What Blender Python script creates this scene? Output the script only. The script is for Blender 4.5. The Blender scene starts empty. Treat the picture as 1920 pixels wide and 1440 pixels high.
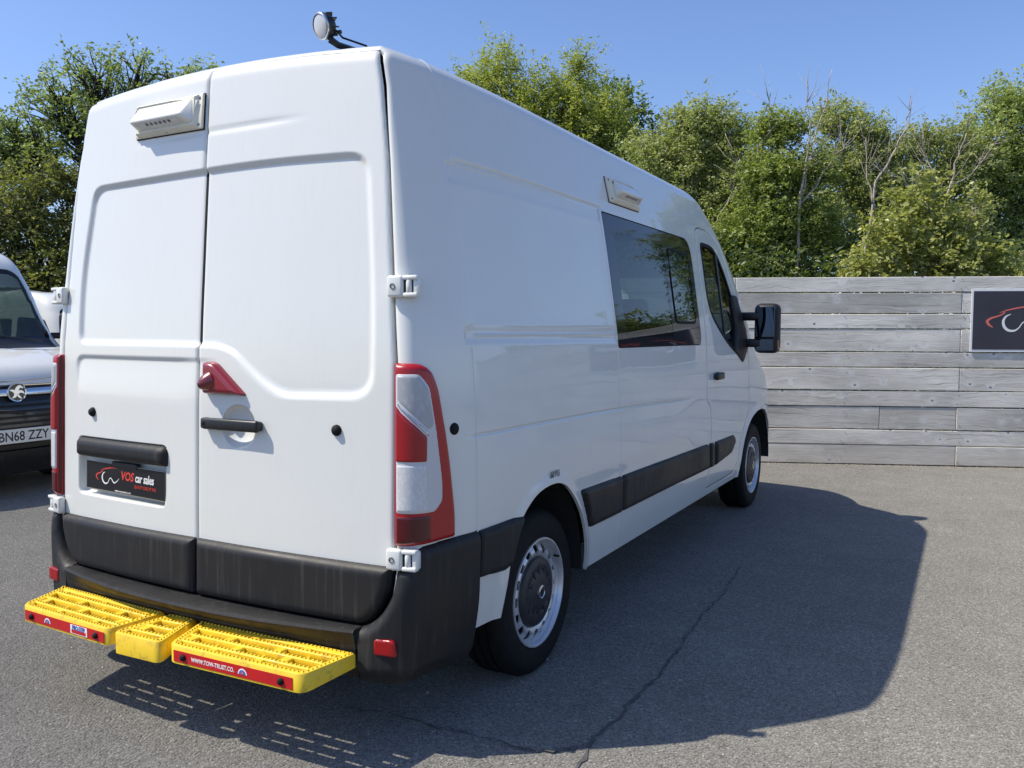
import bpy, bmesh, math, random
import numpy as np
from mathutils import Vector, Matrix

random.seed(7); rng=np.random.default_rng(11)
scene=bpy.context.scene
C=scene.collection

# ---------------------------------------------------------------- camera, sky, sun, exposure
cam=bpy.data.cameras.new('camera'); cam_o=bpy.data.objects.new('camera',cam); C.objects.link(cam_o)
cam.sensor_width=36; cam.lens=1592.75/1920*36; cam.clip_start=.05; cam.clip_end=2000
YAW,PITCH,ROLL=-.5013,-.0647,.0019
fw=Vector((math.sin(YAW)*math.cos(PITCH),math.cos(YAW)*math.cos(PITCH),math.sin(PITCH)))
r0=Vector((math.cos(YAW),-math.sin(YAW),0)); u0=r0.cross(fw)
rr=math.cos(ROLL)*r0+math.sin(ROLL)*u0; uu=-math.sin(ROLL)*r0+math.cos(ROLL)*u0
cam_o.matrix_world=Matrix(((rr.x,uu.x,-fw.x,2.4908),(rr.y,uu.y,-fw.y,-2.1577),(rr.z,uu.z,-fw.z,1.3922),(0,0,0,1)))
scene.camera=cam_o

SUN_DIR=Vector((-.618,-.435,1.0)).normalized()       # towards the sun
SUN_EL=math.asin(SUN_DIR.z); SUN_AZ=math.atan2(SUN_DIR.x,SUN_DIR.y)
world=bpy.data.worlds.new('World'); scene.world=world; world.use_nodes=True
wn=world.node_tree.nodes; wl=world.node_tree.links
sky=wn.new('ShaderNodeTexSky'); sky.sky_type='NISHITA'; sky.sun_disc=False
sky.sun_elevation=SUN_EL; sky.sun_rotation=SUN_AZ
sky.air_density=1.0; sky.dust_density=0.9; sky.ozone_density=2.0; sky.altitude=0
wb=wn.new('ShaderNodeMix'); wb.data_type='RGBA'; wb.blend_type='MULTIPLY'; wb.inputs[0].default_value=1
wb.inputs[7].default_value=(1.05,1.15,1.42,1)                     # even white balance of the whole sky
wl.new(sky.outputs['Color'],wb.inputs[6]); wl.new(wb.outputs[2],wn['Background'].inputs['Color'])
wn['Background'].inputs['Strength'].default_value=.115
sun=bpy.data.lights.new('sun','SUN'); sun.energy=5.0; sun.angle=math.radians(.53); sun.color=(1,.925,.79)
sun_o=bpy.data.objects.new('sun',sun); C.objects.link(sun_o)
sun_o.rotation_euler=(-SUN_DIR).to_track_quat('-Z','Y').to_euler(); sun_o.location=(-10,-8,20)
vs=scene.view_settings
vs.view_transform='Standard'; vs.look='None'; vs.exposure=0.18; vs.gamma=1; vs.use_curve_mapping=False
scene.cycles.max_bounces=10; scene.cycles.transparent_max_bounces=16
scene.cycles.sample_clamp_indirect=6

# ---------------------------------------------------------------- materials
def new_mat(name):
    m=bpy.data.materials.new(name); m.use_nodes=True
    return m,m.node_tree.nodes,m.node_tree.links,m.node_tree.nodes['Principled BSDF']
def setp(b,**k):
    names=dict(col='Base Color',rough='Roughness',metal='Metallic',coat='Coat Weight',coat_r='Coat Roughness',spec='Specular IOR Level',ior='IOR',trans='Transmission Weight',sub='Subsurface Weight')
    for q,v in k.items():
        b.inputs[names[q]].default_value=(*v,1) if q=='col' else v
def coords(n,l,kind='Object',scale=(1,1,1)):
    tc=n.new('ShaderNodeTexCoord'); mp=n.new('ShaderNodeMapping'); mp.inputs['Scale'].default_value=scale
    l.new(tc.outputs[kind],mp.inputs['Vector']); return mp.outputs['Vector']
def noise(n,l,vec,scale,detail=3,rough=.55):
    t=n.new('ShaderNodeTexNoise'); t.inputs['Scale'].default_value=scale; t.inputs['Detail'].default_value=detail; t.inputs['Roughness'].default_value=rough
    if vec is not None: l.new(vec,t.inputs['Vector'])
    return t.outputs['Fac']
def ramp(n,l,fac,stops):
    r=n.new('ShaderNodeValToRGB'); e=r.color_ramp.elements
    while len(e)<len(stops): e.new(.5)
    for q,(p,c) in zip(e,stops):
        q.position=p; q.color=(*c,1) if not isinstance(c,(int,float)) else (c,c,c,1)
    l.new(fac,r.inputs['Fac']); return r.outputs['Color']
def mixc(n,l,fac,a,b,mode='MIX'):
    m=n.new('ShaderNodeMix'); m.data_type='RGBA'; m.blend_type=mode
    for s,v in ((m.inputs[0],fac),(m.inputs[6],a),(m.inputs[7],b)):
        if isinstance(v,bpy.types.NodeSocket): l.new(v,s)
        elif isinstance(v,(int,float)): s.default_value=v
        else: s.default_value=(*v,1)
    return m.outputs[2]
def bump(n,l,b,h,strength,dist=.01,prev=None):
    q=n.new('ShaderNodeBump'); q.inputs['Strength'].default_value=strength; q.inputs['Distance'].default_value=dist
    l.new(h,q.inputs['Height'])
    if prev is not None: l.new(prev,q.inputs['Normal'])
    if b is not None: l.new(q.outputs['Normal'],b.inputs['Normal'])
    return q.outputs['Normal']
def math_(n,l,op,a,b=None):
    m=n.new('ShaderNodeMath'); m.operation=op
    for s,v in ((m.inputs[0],a),(m.inputs[1],b)):
        if v is None: continue
        if isinstance(v,bpy.types.NodeSocket): l.new(v,s)
        else: s.default_value=v
    return m.outputs[0]

def simple(name,col,rough=.5,metal=0,coat=0,spec=.5,var=0,vscale=20,bmp=0,bscale=200):
    m,n,l,b=new_mat(name); setp(b,col=col,rough=rough,metal=metal,coat=coat,coat_r=.04,spec=spec)
    v=coords(n,l)
    if var:
        f=noise(n,l,v,vscale,4)
        l.new(ramp(n,l,f,[(.3,tuple(c*(1-var) for c in col)),(.7,tuple(min(1,c*(1+var)) for c in col))]),b.inputs['Base Color'])
    if bmp: bump(n,l,b,noise(n,l,v,bscale,2),bmp,.002)
    return m

def mat_paint():
    m,n,l,b=new_mat('white_paint'); setp(b,rough=.42,coat=1,coat_r=.03,spec=.35)
    v=coords(n,l)
    f=noise(n,l,v,1.7,4); 
    col=ramp(n,l,f,[(.3,(.695,.703,.668)),(.7,(.718,.726,.690))])
    g=noise(n,l,coords(n,l,scale=(9,9,1.2)),6,5,.65)      # faint dust runs
    col=mixc(n,l,math_(n,l,'MULTIPLY',ramp(n,l,g,[(.54,0),(.78,1)]),.20),col,(.60,.57,.51))
    l.new(col,b.inputs['Base Color'])
    w=bump(n,l,None,noise(n,l,v,2.4,2),.16,.02)          # panel waviness in the clear coat
    l.new(w,b.inputs['Coat Normal'])
    return m
def mat_plastic():
    m,n,l,b=new_mat('black_plastic'); setp(b,rough=.5,spec=.32)
    g=noise(n,l,coords(n,l,scale=(60,60,1.5)),1.0,5,.6); f=noise(n,l,coords(n,l),5,4)
    st=math_(n,l,'MULTIPLY',ramp(n,l,g,[(.52,0),(.75,1)]),ramp(n,l,f,[(.35,0),(.7,1)]))
    l.new(mixc(n,l,st,(.016,.016,.017),(.068,.064,.056)),b.inputs['Base Color'])
    l.new(ramp(n,l,f,[(.3,.42),(.7,.6)]),b.inputs['Roughness'])
    bump(n,l,b,noise(n,l,coords(n,l),420,2),.12,.001)
    return m
def mat_glass(name,tint,refl=1.0,ior=1.5):
    m,n,l,b=new_mat(name); n.remove(b)
    t=n.new('ShaderNodeBsdfTransparent'); t.inputs['Color'].default_value=(*tint,1)
    g=n.new('ShaderNodeBsdfGlossy'); g.inputs['Roughness'].default_value=.01
    fr=n.new('ShaderNodeFresnel'); fr.inputs['IOR'].default_value=ior
    f=math_(n,l,'MULTIPLY',fr.outputs[0],refl)
    mx=n.new('ShaderNodeMixShader'); l.new(f,mx.inputs[0]); l.new(t.outputs[0],mx.inputs[1]); l.new(g.outputs[0],mx.inputs[2])
    l.new(mx.outputs[0],n['Material Output'].inputs['Surface'])
    bp=n.new('ShaderNodeBump'); bp.inputs['Strength'].default_value=.05; bp.inputs['Distance'].default_value=.02
    l.new(noise(n,l,coords(n,l),2.2,1),bp.inputs['Height']); l.new(bp.outputs[0],g.inputs['Normal'])
    return m
def mat_asphalt():
    m,n,l,b=new_mat('asphalt'); setp(b,rough=.85,spec=.15); b.inputs['Diffuse Roughness'].default_value=1.0
    v=coords(n,l)
    vo=n.new('ShaderNodeTexVoronoi'); vo.inputs['Scale'].default_value=118; l.new(v,vo.inputs['Vector'])
    vo2=n.new('ShaderNodeTexVoronoi'); vo2.inputs['Scale'].default_value=230; l.new(v,vo2.inputs['Vector'])
    stone=n.new('ShaderNodeSeparateColor'); l.new(vo.outputs['Color'],stone.inputs[0])
    base=ramp(n,l,stone.outputs[0],[(.0,(.105,.103,.098)),(.4,(.205,.201,.191)),(.85,(.320,.313,.297)),(.97,(.41,.40,.37)),(1,(.62,.60,.56))])
    fine=n.new('ShaderNodeSeparateColor'); l.new(vo2.outputs['Color'],fine.inputs[0])
    base=mixc(n,l,.6,base,ramp(n,l,fine.outputs[1],[(.1,(.130,.127,.121)),(.9,(.375,.367,.347))]))
    big=noise(n,l,v,.55,5,.6); mid=noise(n,l,v,3.5,5,.6)
    base=mixc(n,l,1.0,base,ramp(n,l,big,[(.3,.92),(.7,1.07)]),'MULTIPLY')
    base=mixc(n,l,1.0,base,ramp(n,l,mid,[(.3,.92),(.7,1.07)]),'MULTIPLY')
    st=noise(n,l,coords(n,l,scale=(.8,.5,1)),.9,4,.7)             # old oil stains
    base=mixc(n,l,math_(n,l,'MULTIPLY',ramp(n,l,st,[(.64,0),(.74,1)]),.22),base,(.06,.058,.055))
    base=mixc(n,l,1.0,base,(.83,.815,.775),'MULTIPLY')
    l.new(base,b.inputs['Base Color'])
    gap=ramp(n,l,vo.outputs['Distance'],[(.0,1),(.75,0)])
    h=math_(n,l,'ADD',gap,math_(n,l,'MULTIPLY',noise(n,l,v,60,4,.7),.8))
    bump(n,l,b,h,.7,.007)
    return m
def mat_wood():
    m,n,l,b=new_mat('weathered_wood'); setp(b,rough=.9,spec=.2)
    tc=n.new('ShaderNodeTexCoord'); oi=n.new('ShaderNodeObjectInfo')
    off=n.new('ShaderNodeVectorMath'); off.operation='ADD'
    cmb=n.new('ShaderNodeCombineXYZ')
    r=math_(n,l,'MULTIPLY',oi.outputs['Random'],37.0); l.new(r,cmb.inputs[0]); l.new(math_(n,l,'MULTIPLY',oi.outputs['Random'],91.0),cmb.inputs[2])
    l.new(tc.outputs['Object'],off.inputs[0]); l.new(cmb.outputs[0],off.inputs[1])
    def mp(s):
        q=n.new('ShaderNodeMapping'); q.inputs['Scale'].default_value=s; l.new(off.outputs[0],q.inputs['Vector']); return q.outputs[0]
    # knots: cells along the plank, rings bend the grain around them
    kv=n.new('ShaderNodeTexVoronoi'); kv.inputs['Scale'].default_value=1.0; l.new(mp((5.2,0.01,6.6)),kv.inputs['Vector'])
    kd=kv.outputs['Distance']
    knot=ramp(n,l,kd,[(.0,1),(.055,1),(.095,0)]); halo=ramp(n,l,kd,[(.05,1),(.34,0)])
    warp=noise(n,l,mp((1.6,1,5)),1.0,3)
    sep=n.new('ShaderNodeSeparateXYZ'); l.new(off.outputs[0],sep.inputs[0])
    zc=math_(n,l,'ADD',math_(n,l,'MULTIPLY',sep.outputs[2],1.0),math_(n,l,'MULTIPLY',warp,.16))
    zc=math_(n,l,'ADD',zc,math_(n,l,'MULTIPLY',halo,.05))
    g2=n.new('ShaderNodeCombineXYZ'); l.new(math_(n,l,'MULTIPLY',sep.outputs[0],.9),g2.inputs[0]); l.new(math_(n,l,'MULTIPLY',zc,84),g2.inputs[2])
    grain=noise(n,l,g2.outputs[0],1.0,4,.65)
    fine=noise(n,l,mp((6,1,420)),1.0,3,.6)
    col=ramp(n,l,grain,[(.30,(.30,.275,.235)),(.44,(.62,.585,.515)),(.72,(.78,.74,.66))])
    col=mixc(n,l,1.0,col,ramp(n,l,fine,[(.3,.80),(.7,1.10)]),'MULTIPLY')
    patchy=noise(n,l,mp((1.1,1,2.5)),1.0,4,.6)
    col=mixc(n,l,1.0,col,ramp(n,l,patchy,[(.3,.72),(.7,1.20)]),'MULTIPLY')
    tone=ramp(n,l,oi.outputs['Random'],[(0,.80),(.5,1.0),(1,1.14)])
    col=mixc(n,l,1.0,col,tone,'MULTIPLY')
    col=mixc(n,l,math_(n,l,'MULTIPLY',halo,.45),col,(.80,.79,.77))
    col=mixc(n,l,math_(n,l,'MULTIPLY',knot,.85),col,(.17,.15,.135))
    # splashed earth on the foot of the lowest boards
    g=n.new('ShaderNodeNewGeometry'); sg=n.new('ShaderNodeSeparateXYZ'); l.new(g.outputs['Position'],sg.inputs[0])
    mud=ramp(n,l,math_(n,l,'ADD',sg.outputs[2],math_(n,l,'MULTIPLY',patchy,.16)),[(.08,1),(.34,0)])
    col=mixc(n,l,math_(n,l,'MULTIPLY',mud,.55),col,(.50,.43,.34))
    l.new(col,b.inputs['Base Color'])
    h=math_(n,l,'ADD',grain,math_(n,l,'MULTIPLY',fine,.5))
    bump(n,l,b,h,.5,.004)
    return m
def mat_leaf(name,c0,c1,rough=.42,trans=.45):
    m,n,l,b=new_mat(name); setp(b,rough=rough,spec=.45)
    g=n.new('ShaderNodeNewGeometry'); rnd=g.outputs['Random Per Island']
    big=noise(n,l,coords(n,l),.9,2)
    col=ramp(n,l,math_(n,l,'ADD',math_(n,l,'MULTIPLY',rnd,.6),math_(n,l,'MULTIPLY',big,.5)),[(.25,c0),(.8,c1)])
    l.new(col,b.inputs['Base Color'])
    t=n.new('ShaderNodeBsdfTranslucent'); l.new(mixc(n,l,1.0,col,(1.25,1.35,.6),'MULTIPLY'),t.inputs['Color'])
    mx=n.new('ShaderNodeMixShader'); mx.inputs[0].default_value=trans
    l.new(b.outputs[0],mx.inputs[1]); l.new(t.outputs[0],mx.inputs[2]); l.new(mx.outputs[0],n['Material Output'].inputs['Surface'])
    return m
def mat_bark(name,c0,c1):
    m,n,l,b=new_mat(name); setp(b,rough=.9,spec=.2)
    f=noise(n,l,coords(n,l,scale=(9,9,2.5)),3,5,.65)
    l.new(ramp(n,l,f,[(.3,c0),(.7,c1)]),b.inputs['Base Color']); bump(n,l,b,f,.6,.02)
    return m
def mat_lens(name,col,rough=.12,ribs=0,base_rough=.3,coat=.7):
    m,n,l,b=new_mat(name); setp(b,col=col,rough=base_rough,coat=coat,coat_r=.05,spec=.5)
    if ribs:
        w=n.new('ShaderNodeTexVoronoi'); w.inputs['Scale'].default_value=ribs*.45; l.new(coords(n,l,scale=(1,1,.6)),w.inputs['Vector'])
        l.new(ramp(n,l,w.outputs['Distance'],[(.05,tuple(min(1,c*1.06) for c in col)),(.55,tuple(c*.90 for c in col))]),b.inputs['Base Color'])  # mottled sparkle of the lamp reflectors, put into the lens colour
        bump(n,l,b,noise(n,l,coords(n,l,scale=(ribs,ribs,ribs)),1.0,1),.2,.002)
    return m
M={}
M['paint']=mat_paint(); M['plastic']=mat_plastic()
M['glass']=mat_glass('tinted_glass',(.54,.72,.64),1.0,1.55); M['clearglass']=mat_glass('clear_glass',(.80,.95,.87),.9,1.5)
M['asphalt']=mat_asphalt(); M['wood']=mat_wood()
M['frit']=simple('black_glazing',(.008,.010,.015),.04,0,0,.4)
M['rubber']=simple('rubber',(.008,.008,.0085),.75,spec=.25,var=.3,vscale=40,bmp=.15,bscale=300)
M['seal']=simple('dark_gap',(.01,.01,.011),.8)
M['steel']=simple('wheel_steel',(.66,.67,.69),.34,.55,var=.10,vscale=15)
M['chrome']=simple('chrome',(.75,.77,.8),.08,1)
M['silver']=simple('silver_trim',(.55,.57,.6),.25,.9)
M['capblack']=simple('hub_black',(.025,.026,.03),.45,var=.2)
def mat_yellow():
    m,n,l,b=new_mat('yellow_plastic'); setp(b,rough=.45,coat=.1,coat_r=.1)
    v=coords(n,l); f=noise(n,l,v,9,4); d=noise(n,l,v,26,5,.7); g=noise(n,l,coords(n,l,scale=(40,40,6)),2,4,.7)
    col=ramp(n,l,f,[(.3,(.75,.50,.018)),(.7,(.83,.58,.028))])
    col=mixc(n,l,math_(n,l,'MULTIPLY',ramp(n,l,d,[(.53,0),(.68,1)]),.60),col,(.30,.19,.035))
    col=mixc(n,l,math_(n,l,'MULTIPLY',ramp(n,l,g,[(.60,0),(.75,1)]),.35),col,(.22,.15,.05))
    l.new(col,b.inputs['Base Color']); l.new(ramp(n,l,d,[(.3,.38),(.7,.6)]),b.inputs['Roughness']); bump(n,l,b,noise(n,l,v,160,2),.08,.002)
    return m
M['yellow']=mat_yellow()
M['red_tape']=simple('red_reflective',(.55,.012,.015),.25,0,.4,var=.08)
M['red']=mat_lens('red_lens',(.30,.002,.005),coat=.4); M['dkred']=mat_lens('dark_red_lens',(.075,.001,.003),coat=.4); M['brightred']=mat_lens('bright_red_lens',(.36,.003,.007),coat=.3)
M['clear']=mat_lens('clear_lens',(.66,.66,.66),.1,220); M['clear2']=mat_lens('smooth_clear_lens',(.56,.56,.58),.1,0); M['greylens']=mat_lens('grey_lens',(.40,.41,.43),.1,120)
M['lampred']=mat_lens('brake_lamp_red',(.22,.005,.016),coat=.7); M['orange']=mat_lens('orange_lens',(.30,.085,.02))
M['cream']=simple('yellowed_plastic',(.78,.74,.60),.45,var=.06,vscale=12)
M['lampwhite']=mat_lens('lamp_cover',(.80,.79,.72),.2,0,.35)
M['lampgrey']=mat_lens('lamp_underside',(.66,.66,.66),.2,40,.35)
M['black']=simple('black_satin',(.012,.012,.013),.4,var=.2)
M['gloss']=simple('black_gloss',(.010,.010,.012),.12,0,.6,var=.1)
M['white']=simple('white_print',(.80,.80,.79),.5)
M['whiteplate']=simple('white_plate',(.78,.78,.74),.35)
M['yellowplate']=simple('yellow_plate',(.62,.46,.04),.35)
M['redprint']=simple('red_print',(.62,.05,.03),.5); M['redlight']=simple('light_red_print',(.72,.16,.12),.5)
M['blueprint']=simple('blue_print',(.05,.12,.42),.5)
M['lining']=simple('cabin_lining',(.035,.036,.04),.8); M['seatcloth']=simple('seat_cloth',(.022,.023,.026),.9,var=.3,vscale=60)
M['under']=simple('underbody',(.014,.014,.014),.85,var=.3)
M['sealant']=simple('sealant',(.33,.30,.245),.7)
M['tar']=simple('crack_sealant',(.085,.084,.082),.85,var=.3,vscale=30,bmp=.3,bscale=120)
M['ink']=simple('black_print',(.015,.016,.02),.6)
M['signface']=simple('dark_sign_face',(.040,.036,.048),.35,var=.25,vscale=2)
M['mirror']=simple('mirror_glass',(.075,.10,.15),.02,1)
M['moss']=mat_leaf('moss_leaf',(.16,.17,.03),(.42,.40,.05),.6,.2)
M['metalgrey']=simple('grey_metal',(.16,.16,.17),.5,.6)

# ---------------------------------------------------------------- object helpers
ROOT={}
def tag(o,label=None,cat=None,group=None,kind=None):
    for k,v in (('label',label),('category',cat),('group',group),('kind',kind)):
        if v: o[k]=v
    return o
def thing(name,label,cat,loc=(0,0,0),group=None):
    o=bpy.data.objects.new(name,None); C.objects.link(o); o.location=loc; o.empty_display_size=.2
    ROOT[o.name]=Vector(loc); return tag(o,label,cat,group)
def origin(o):
    v=Vector((0,0,0))
    while o is not None: v+=o.location; o=o.parent
    return v
def raw_mesh(name,V,polys=None,quads=None,mats=(),smooth=True,sharp=None):
    me=bpy.data.meshes.new(name); V=np.asarray(V,dtype=np.float32).reshape(-1,3)
    tot=[];idx=[]
    if quads is not None and len(quads):
        q=np.asarray(quads,dtype=np.int32); tot.append(np.full(len(q),q.shape[1],dtype=np.int32)); idx.append(q.ravel())
    if polys is not None and len(polys):
        tot.append(np.array([len(p) for p in polys],dtype=np.int32)); idx.append(np.concatenate([np.asarray(p,dtype=np.int32) for p in polys]))
    tot=np.concatenate(tot); idx=np.concatenate(idx)
    me.vertices.add(len(V)); me.vertices.foreach_set('co',V.ravel())
    me.loops.add(len(idx)); me.loops.foreach_set('vertex_index',idx)
    me.polygons.add(len(tot)); st=np.concatenate([[0],np.cumsum(tot)[:-1]]).astype(np.int32)
    me.polygons.foreach_set('loop_start',st); me.polygons.foreach_set('loop_total',tot)
    me.polygons.foreach_set('use_smooth',np.full(len(tot),bool(smooth)))
    for m in mats: me.materials.append(m)
    me.update(calc_edges=True); me.validate()
    return me
def link(name,me,parent=None,loc=None):
    """mesh given in world coordinates; stored relative to its parent chain (translations only)"""
    o=bpy.data.objects.new(name,me); C.objects.link(o)
    base=origin(parent) if parent is not None else Vector((0,0,0))
    if parent is not None: o.parent=parent
    if loc is not None:
        me.transform(Matrix.Translation(-Vector(loc))); o.location=Vector(loc)-base
    elif base.length>0: me.transform(Matrix.Translation(-base))
    return o
class MB:
    """collects simple shapes, built as ONE mesh"""
    def __init__(s): s.v=[];s.f=[];s.T=Matrix.Identity(4)
    def add(s,V,F):
        k=len(s.v); s.v+=[tuple(s.T@Vector(p)) for p in V]; s.f+=[tuple(i+k for i in f) for f in F]; return s
    def box(s,c,d,bev=0,seg=2,rot=None):
        bm=bmesh.new(); bmesh.ops.create_cube(bm,size=1)
        for v in bm.verts: v.co=Vector((v.co.x*d[0],v.co.y*d[1],v.co.z*d[2]))
        if bev: bmesh.ops.bevel(bm,geom=bm.edges[:],offset=bev,segments=seg,affect='EDGES',profile=.5)
        R=(rot or Matrix.Identity(3)); V=[R@v.co+Vector(c) for v in bm.verts]; bm.verts.index_update()
        F=[[v.index for v in f.verts] for f in bm.faces]; bm.free(); return s.add(V,F)
    def lathe(s,prof,n=32,axis=(0,0,1),c=(0,0,0),a0=0,a1=2*math.pi):
        """prof: (radius, height along axis)"""
        ax=Vector(axis).normalized(); t=ax.orthogonal().normalized(); b=ax.cross(t)
        full=abs(a1-a0)>6.28; m=n if full else n+1; V=[];F=[]
        for i in range(m):
            a=a0+(a1-a0)*i/n; d=t*math.cos(a)+b*math.sin(a)
            for (r,h) in prof: V.append(Vector(c)+d*r+ax*h)
        k=len(prof)
        for i in range(n):
            j=(i+1)%m
            for q in range(k-1): F.append((i*k+q,j*k+q,j*k+q+1,i*k+q+1))
        return s.add(V,F)
    def cyl(s,c,axis,r,h,n=16,bev=0):
        bev=bev or r*.12
        return s.lathe([(0,0),(r-bev,0),(r,bev),(r,h-bev),(r-bev,h),(0,h)],n,axis,c)
    def tube(s,pts,r,n=6):
        pts=[Vector(p) for p in pts]; rad=r if hasattr(r,'__len__') else [r]*len(pts)
        V=[];F=[];up=Vector((.13,.27,.95))
        for i,p in enumerate(pts):
            d=(pts[min(i+1,len(pts)-1)]-pts[max(i-1,0)])
            d=d.normalized() if d.length>1e-9 else Vector((0,0,1))
            t=d.cross(up); t=t.normalized() if t.length>1e-3 else d.orthogonal().normalized(); b=d.cross(t)
            for q in range(n):
                a=2*math.pi*q/n; V.append(p+(t*math.cos(a)+b*math.sin(a))*rad[i])
        for i in range(len(pts)-1):
            for q in range(n): F.append((i*n+q,i*n+(q+1)%n,(i+1)*n+(q+1)%n,(i+1)*n+q))
        F.append(tuple(range(n))[::-1]); F.append(tuple((len(pts)-1)*n+q for q in range(n)))
        return s.add(V,F)
    def prism(s,poly,z0,z1):
        """poly in xy, extruded z0..z1 (in the builder's frame)"""
        n=len(poly); V=[(p[0],p[1],z0) for p in poly]+[(p[0],p[1],z1) for p in poly]
        F=[tuple(range(n))[::-1],tuple(range(n,2*n))]+[(i,(i+1)%n,n+(i+1)%n,n+i) for i in range(n)]
        return s.add(V,F)
    def build(s,name,mat,parent=None,smooth=False,loc=None,angle=None):
        me=raw_mesh(name,[tuple(v) for v in s.v],polys=s.f,mats=(mat,),smooth=smooth or angle is not None)
        if angle is not None:
            try: me.set_sharp_from_angle(angle=math.radians(angle))
            except Exception: pass
        return link(name,me,parent,loc)
def frame(c,x,up):
    """local frame: x right, y up, z out"""
    x=Vector(x).normalized(); n=x.cross(Vector(up)).normalized(); y=n.cross(x)
    return Matrix(((x.x,y.x,n.x,c[0]),(x.y,y.y,n.y,c[1]),(x.z,y.z,n.z,c[2]),(0,0,0,1)))
def text(name,s,size,mat,parent,T,shear=0,align='LEFT',ext=.0004,sx=1.0,bold=0):
    cu=bpy.data.curves.new(name,'FONT'); cu.body=s; cu.size=size; cu.shear=shear; cu.align_x=align; cu.extrude=ext; cu.offset=bold; cu.resolution_u=3
    o=bpy.data.objects.new(name,cu); C.objects.link(o)
    dg=bpy.context.evaluated_depsgraph_get(); me=bpy.data.meshes.new_from_object(o.evaluated_get(dg))
    bpy.data.objects.remove(o); me.transform(T@Matrix.Diagonal((sx,1,1,1))); me.materials.clear(); me.materials.append(mat); me.name=name
    return link(name,me,parent)
def ribbon(mb,pts,widths,z=0.0,n=8,th=.0006):
    """flat stroke through 2d points (Catmull-Rom) in the builder's frame"""
    P=[Vector((p[0],p[1])) for p in pts]; Q=[];W=[]
    for i in range(len(P)-1):
        a,b,c,d=P[max(i-1,0)],P[i],P[i+1],P[min(i+2,len(P)-1)]
        for k in range(n):
            t=k/n; Q.append(.5*((2*b)+(c-a)*t+(2*a-5*b+4*c-d)*t*t+(3*b-a-3*c+d)*t**3)); W.append(widths[i]*(1-t)+widths[i+1]*t)
    Q.append(P[-1]); W.append(widths[-1]); V=[];F=[]
    for i,p in enumerate(Q):
        d=(Q[min(i+1,len(Q)-1)]-Q[max(i-1,0)]); d=d.normalized() if d.length else Vector((1,0)); m=Vector((-d.y,d.x))*W[i]*.5
        V+=[(p.x+m.x,p.y+m.y,z),(p.x-m.x,p.y-m.y,z)]
    for i in range(len(Q)-1): F.append((2*i,2*i+1,2*i+3,2*i+2))
    return mb.add(V,F)
def children_copy(src,dst):
    for ch in list(src.children):
        c=ch.copy(); C.objects.link(c); c.parent=dst; c.matrix_parent_inverse=ch.matrix_parent_inverse.copy()
        children_copy(ch,c)
def copy_tree(o,parent=None):
    c=o.copy(); C.objects.link(c); c.parent=parent
    children_copy(o,c); return c

# ---------------------------------------------------------------- sheets: dense surface patches cut along outlines
class Sheet:
    def __init__(s,D,Q,P=()): s.D=D; s.Q=np.asarray(Q,dtype=np.int64).reshape(-1,4); s.P=list(P)
def sheet(P,N,a,b,w):
    nu,nv=P.shape[:2]
    D=np.concatenate([P.reshape(-1,3),N.reshape(-1,3),np.stack([np.broadcast_to(q,(nu,nv)).ravel() for q in (a,b,w)],-1)],1)
    i=np.arange(nu*nv).reshape(nu,nv)
    Q=np.stack([i[:-1,:-1],i[1:,:-1],i[1:,1:],i[:-1,1:]],-1).reshape(-1,4)
    # orient outwards
    p=D[Q[:,:,None],np.arange(3)]; nn=np.cross(p[:,1]-p[:,0],p[:,3]-p[:,0]); flip=(nn*D[Q[:,0],3:6]).sum(1)<0
    if flip.mean()>.5: Q=Q[:,::-1]
    area=np.linalg.norm(np.cross(p[:,2]-p[:,0],p[:,3]-p[:,1]),axis=1); Q=Q[area>1e-9]
    return Sheet(D,Q)
def clip(sh,f):
    """keeps the part of the sheet where f(D) < 0, cut exactly along f = 0"""
    v=f(sh.D); v=np.where(np.abs(v)<1e-6,1e-6,v); ins=v<0
    c=ins[sh.Q].sum(1); Q=sh.Q[c==4]; part=sh.Q[(c>0)&(c<4)]
    polys=[];cut=[list(p) for p in part]
    for p in sh.P:
        k=sum(ins[i] for i in p)
        if k==len(p): polys.append(p)
        elif k: cut.append(list(p))
    new=[];cache={};n0=len(sh.D)
    def ev(i,j):
        k=(i,j) if i<j else (j,i)
        if k not in cache:
            t=v[k[0]]/(v[k[0]]-v[k[1]]); cache[k]=n0+len(new); new.append(sh.D[k[0]]*(1-t)+sh.D[k[1]]*t)
        return cache[k]
    for p in cut:
        o=[]
        for q in range(len(p)):
            i,j=p[q],p[(q+1)%len(p)]
            if ins[i]: o.append(int(i))
            if ins[i]!=ins[j]: o.append(ev(int(i),int(j)))
        if len(o)>2: polys.append(o)
    D=np.concatenate([sh.D,np.array(new)]) if new else sh.D
    return Sheet(D,Q,polys)
def cut_out(sh,f): return clip(sh,lambda D:-f(D))
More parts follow.
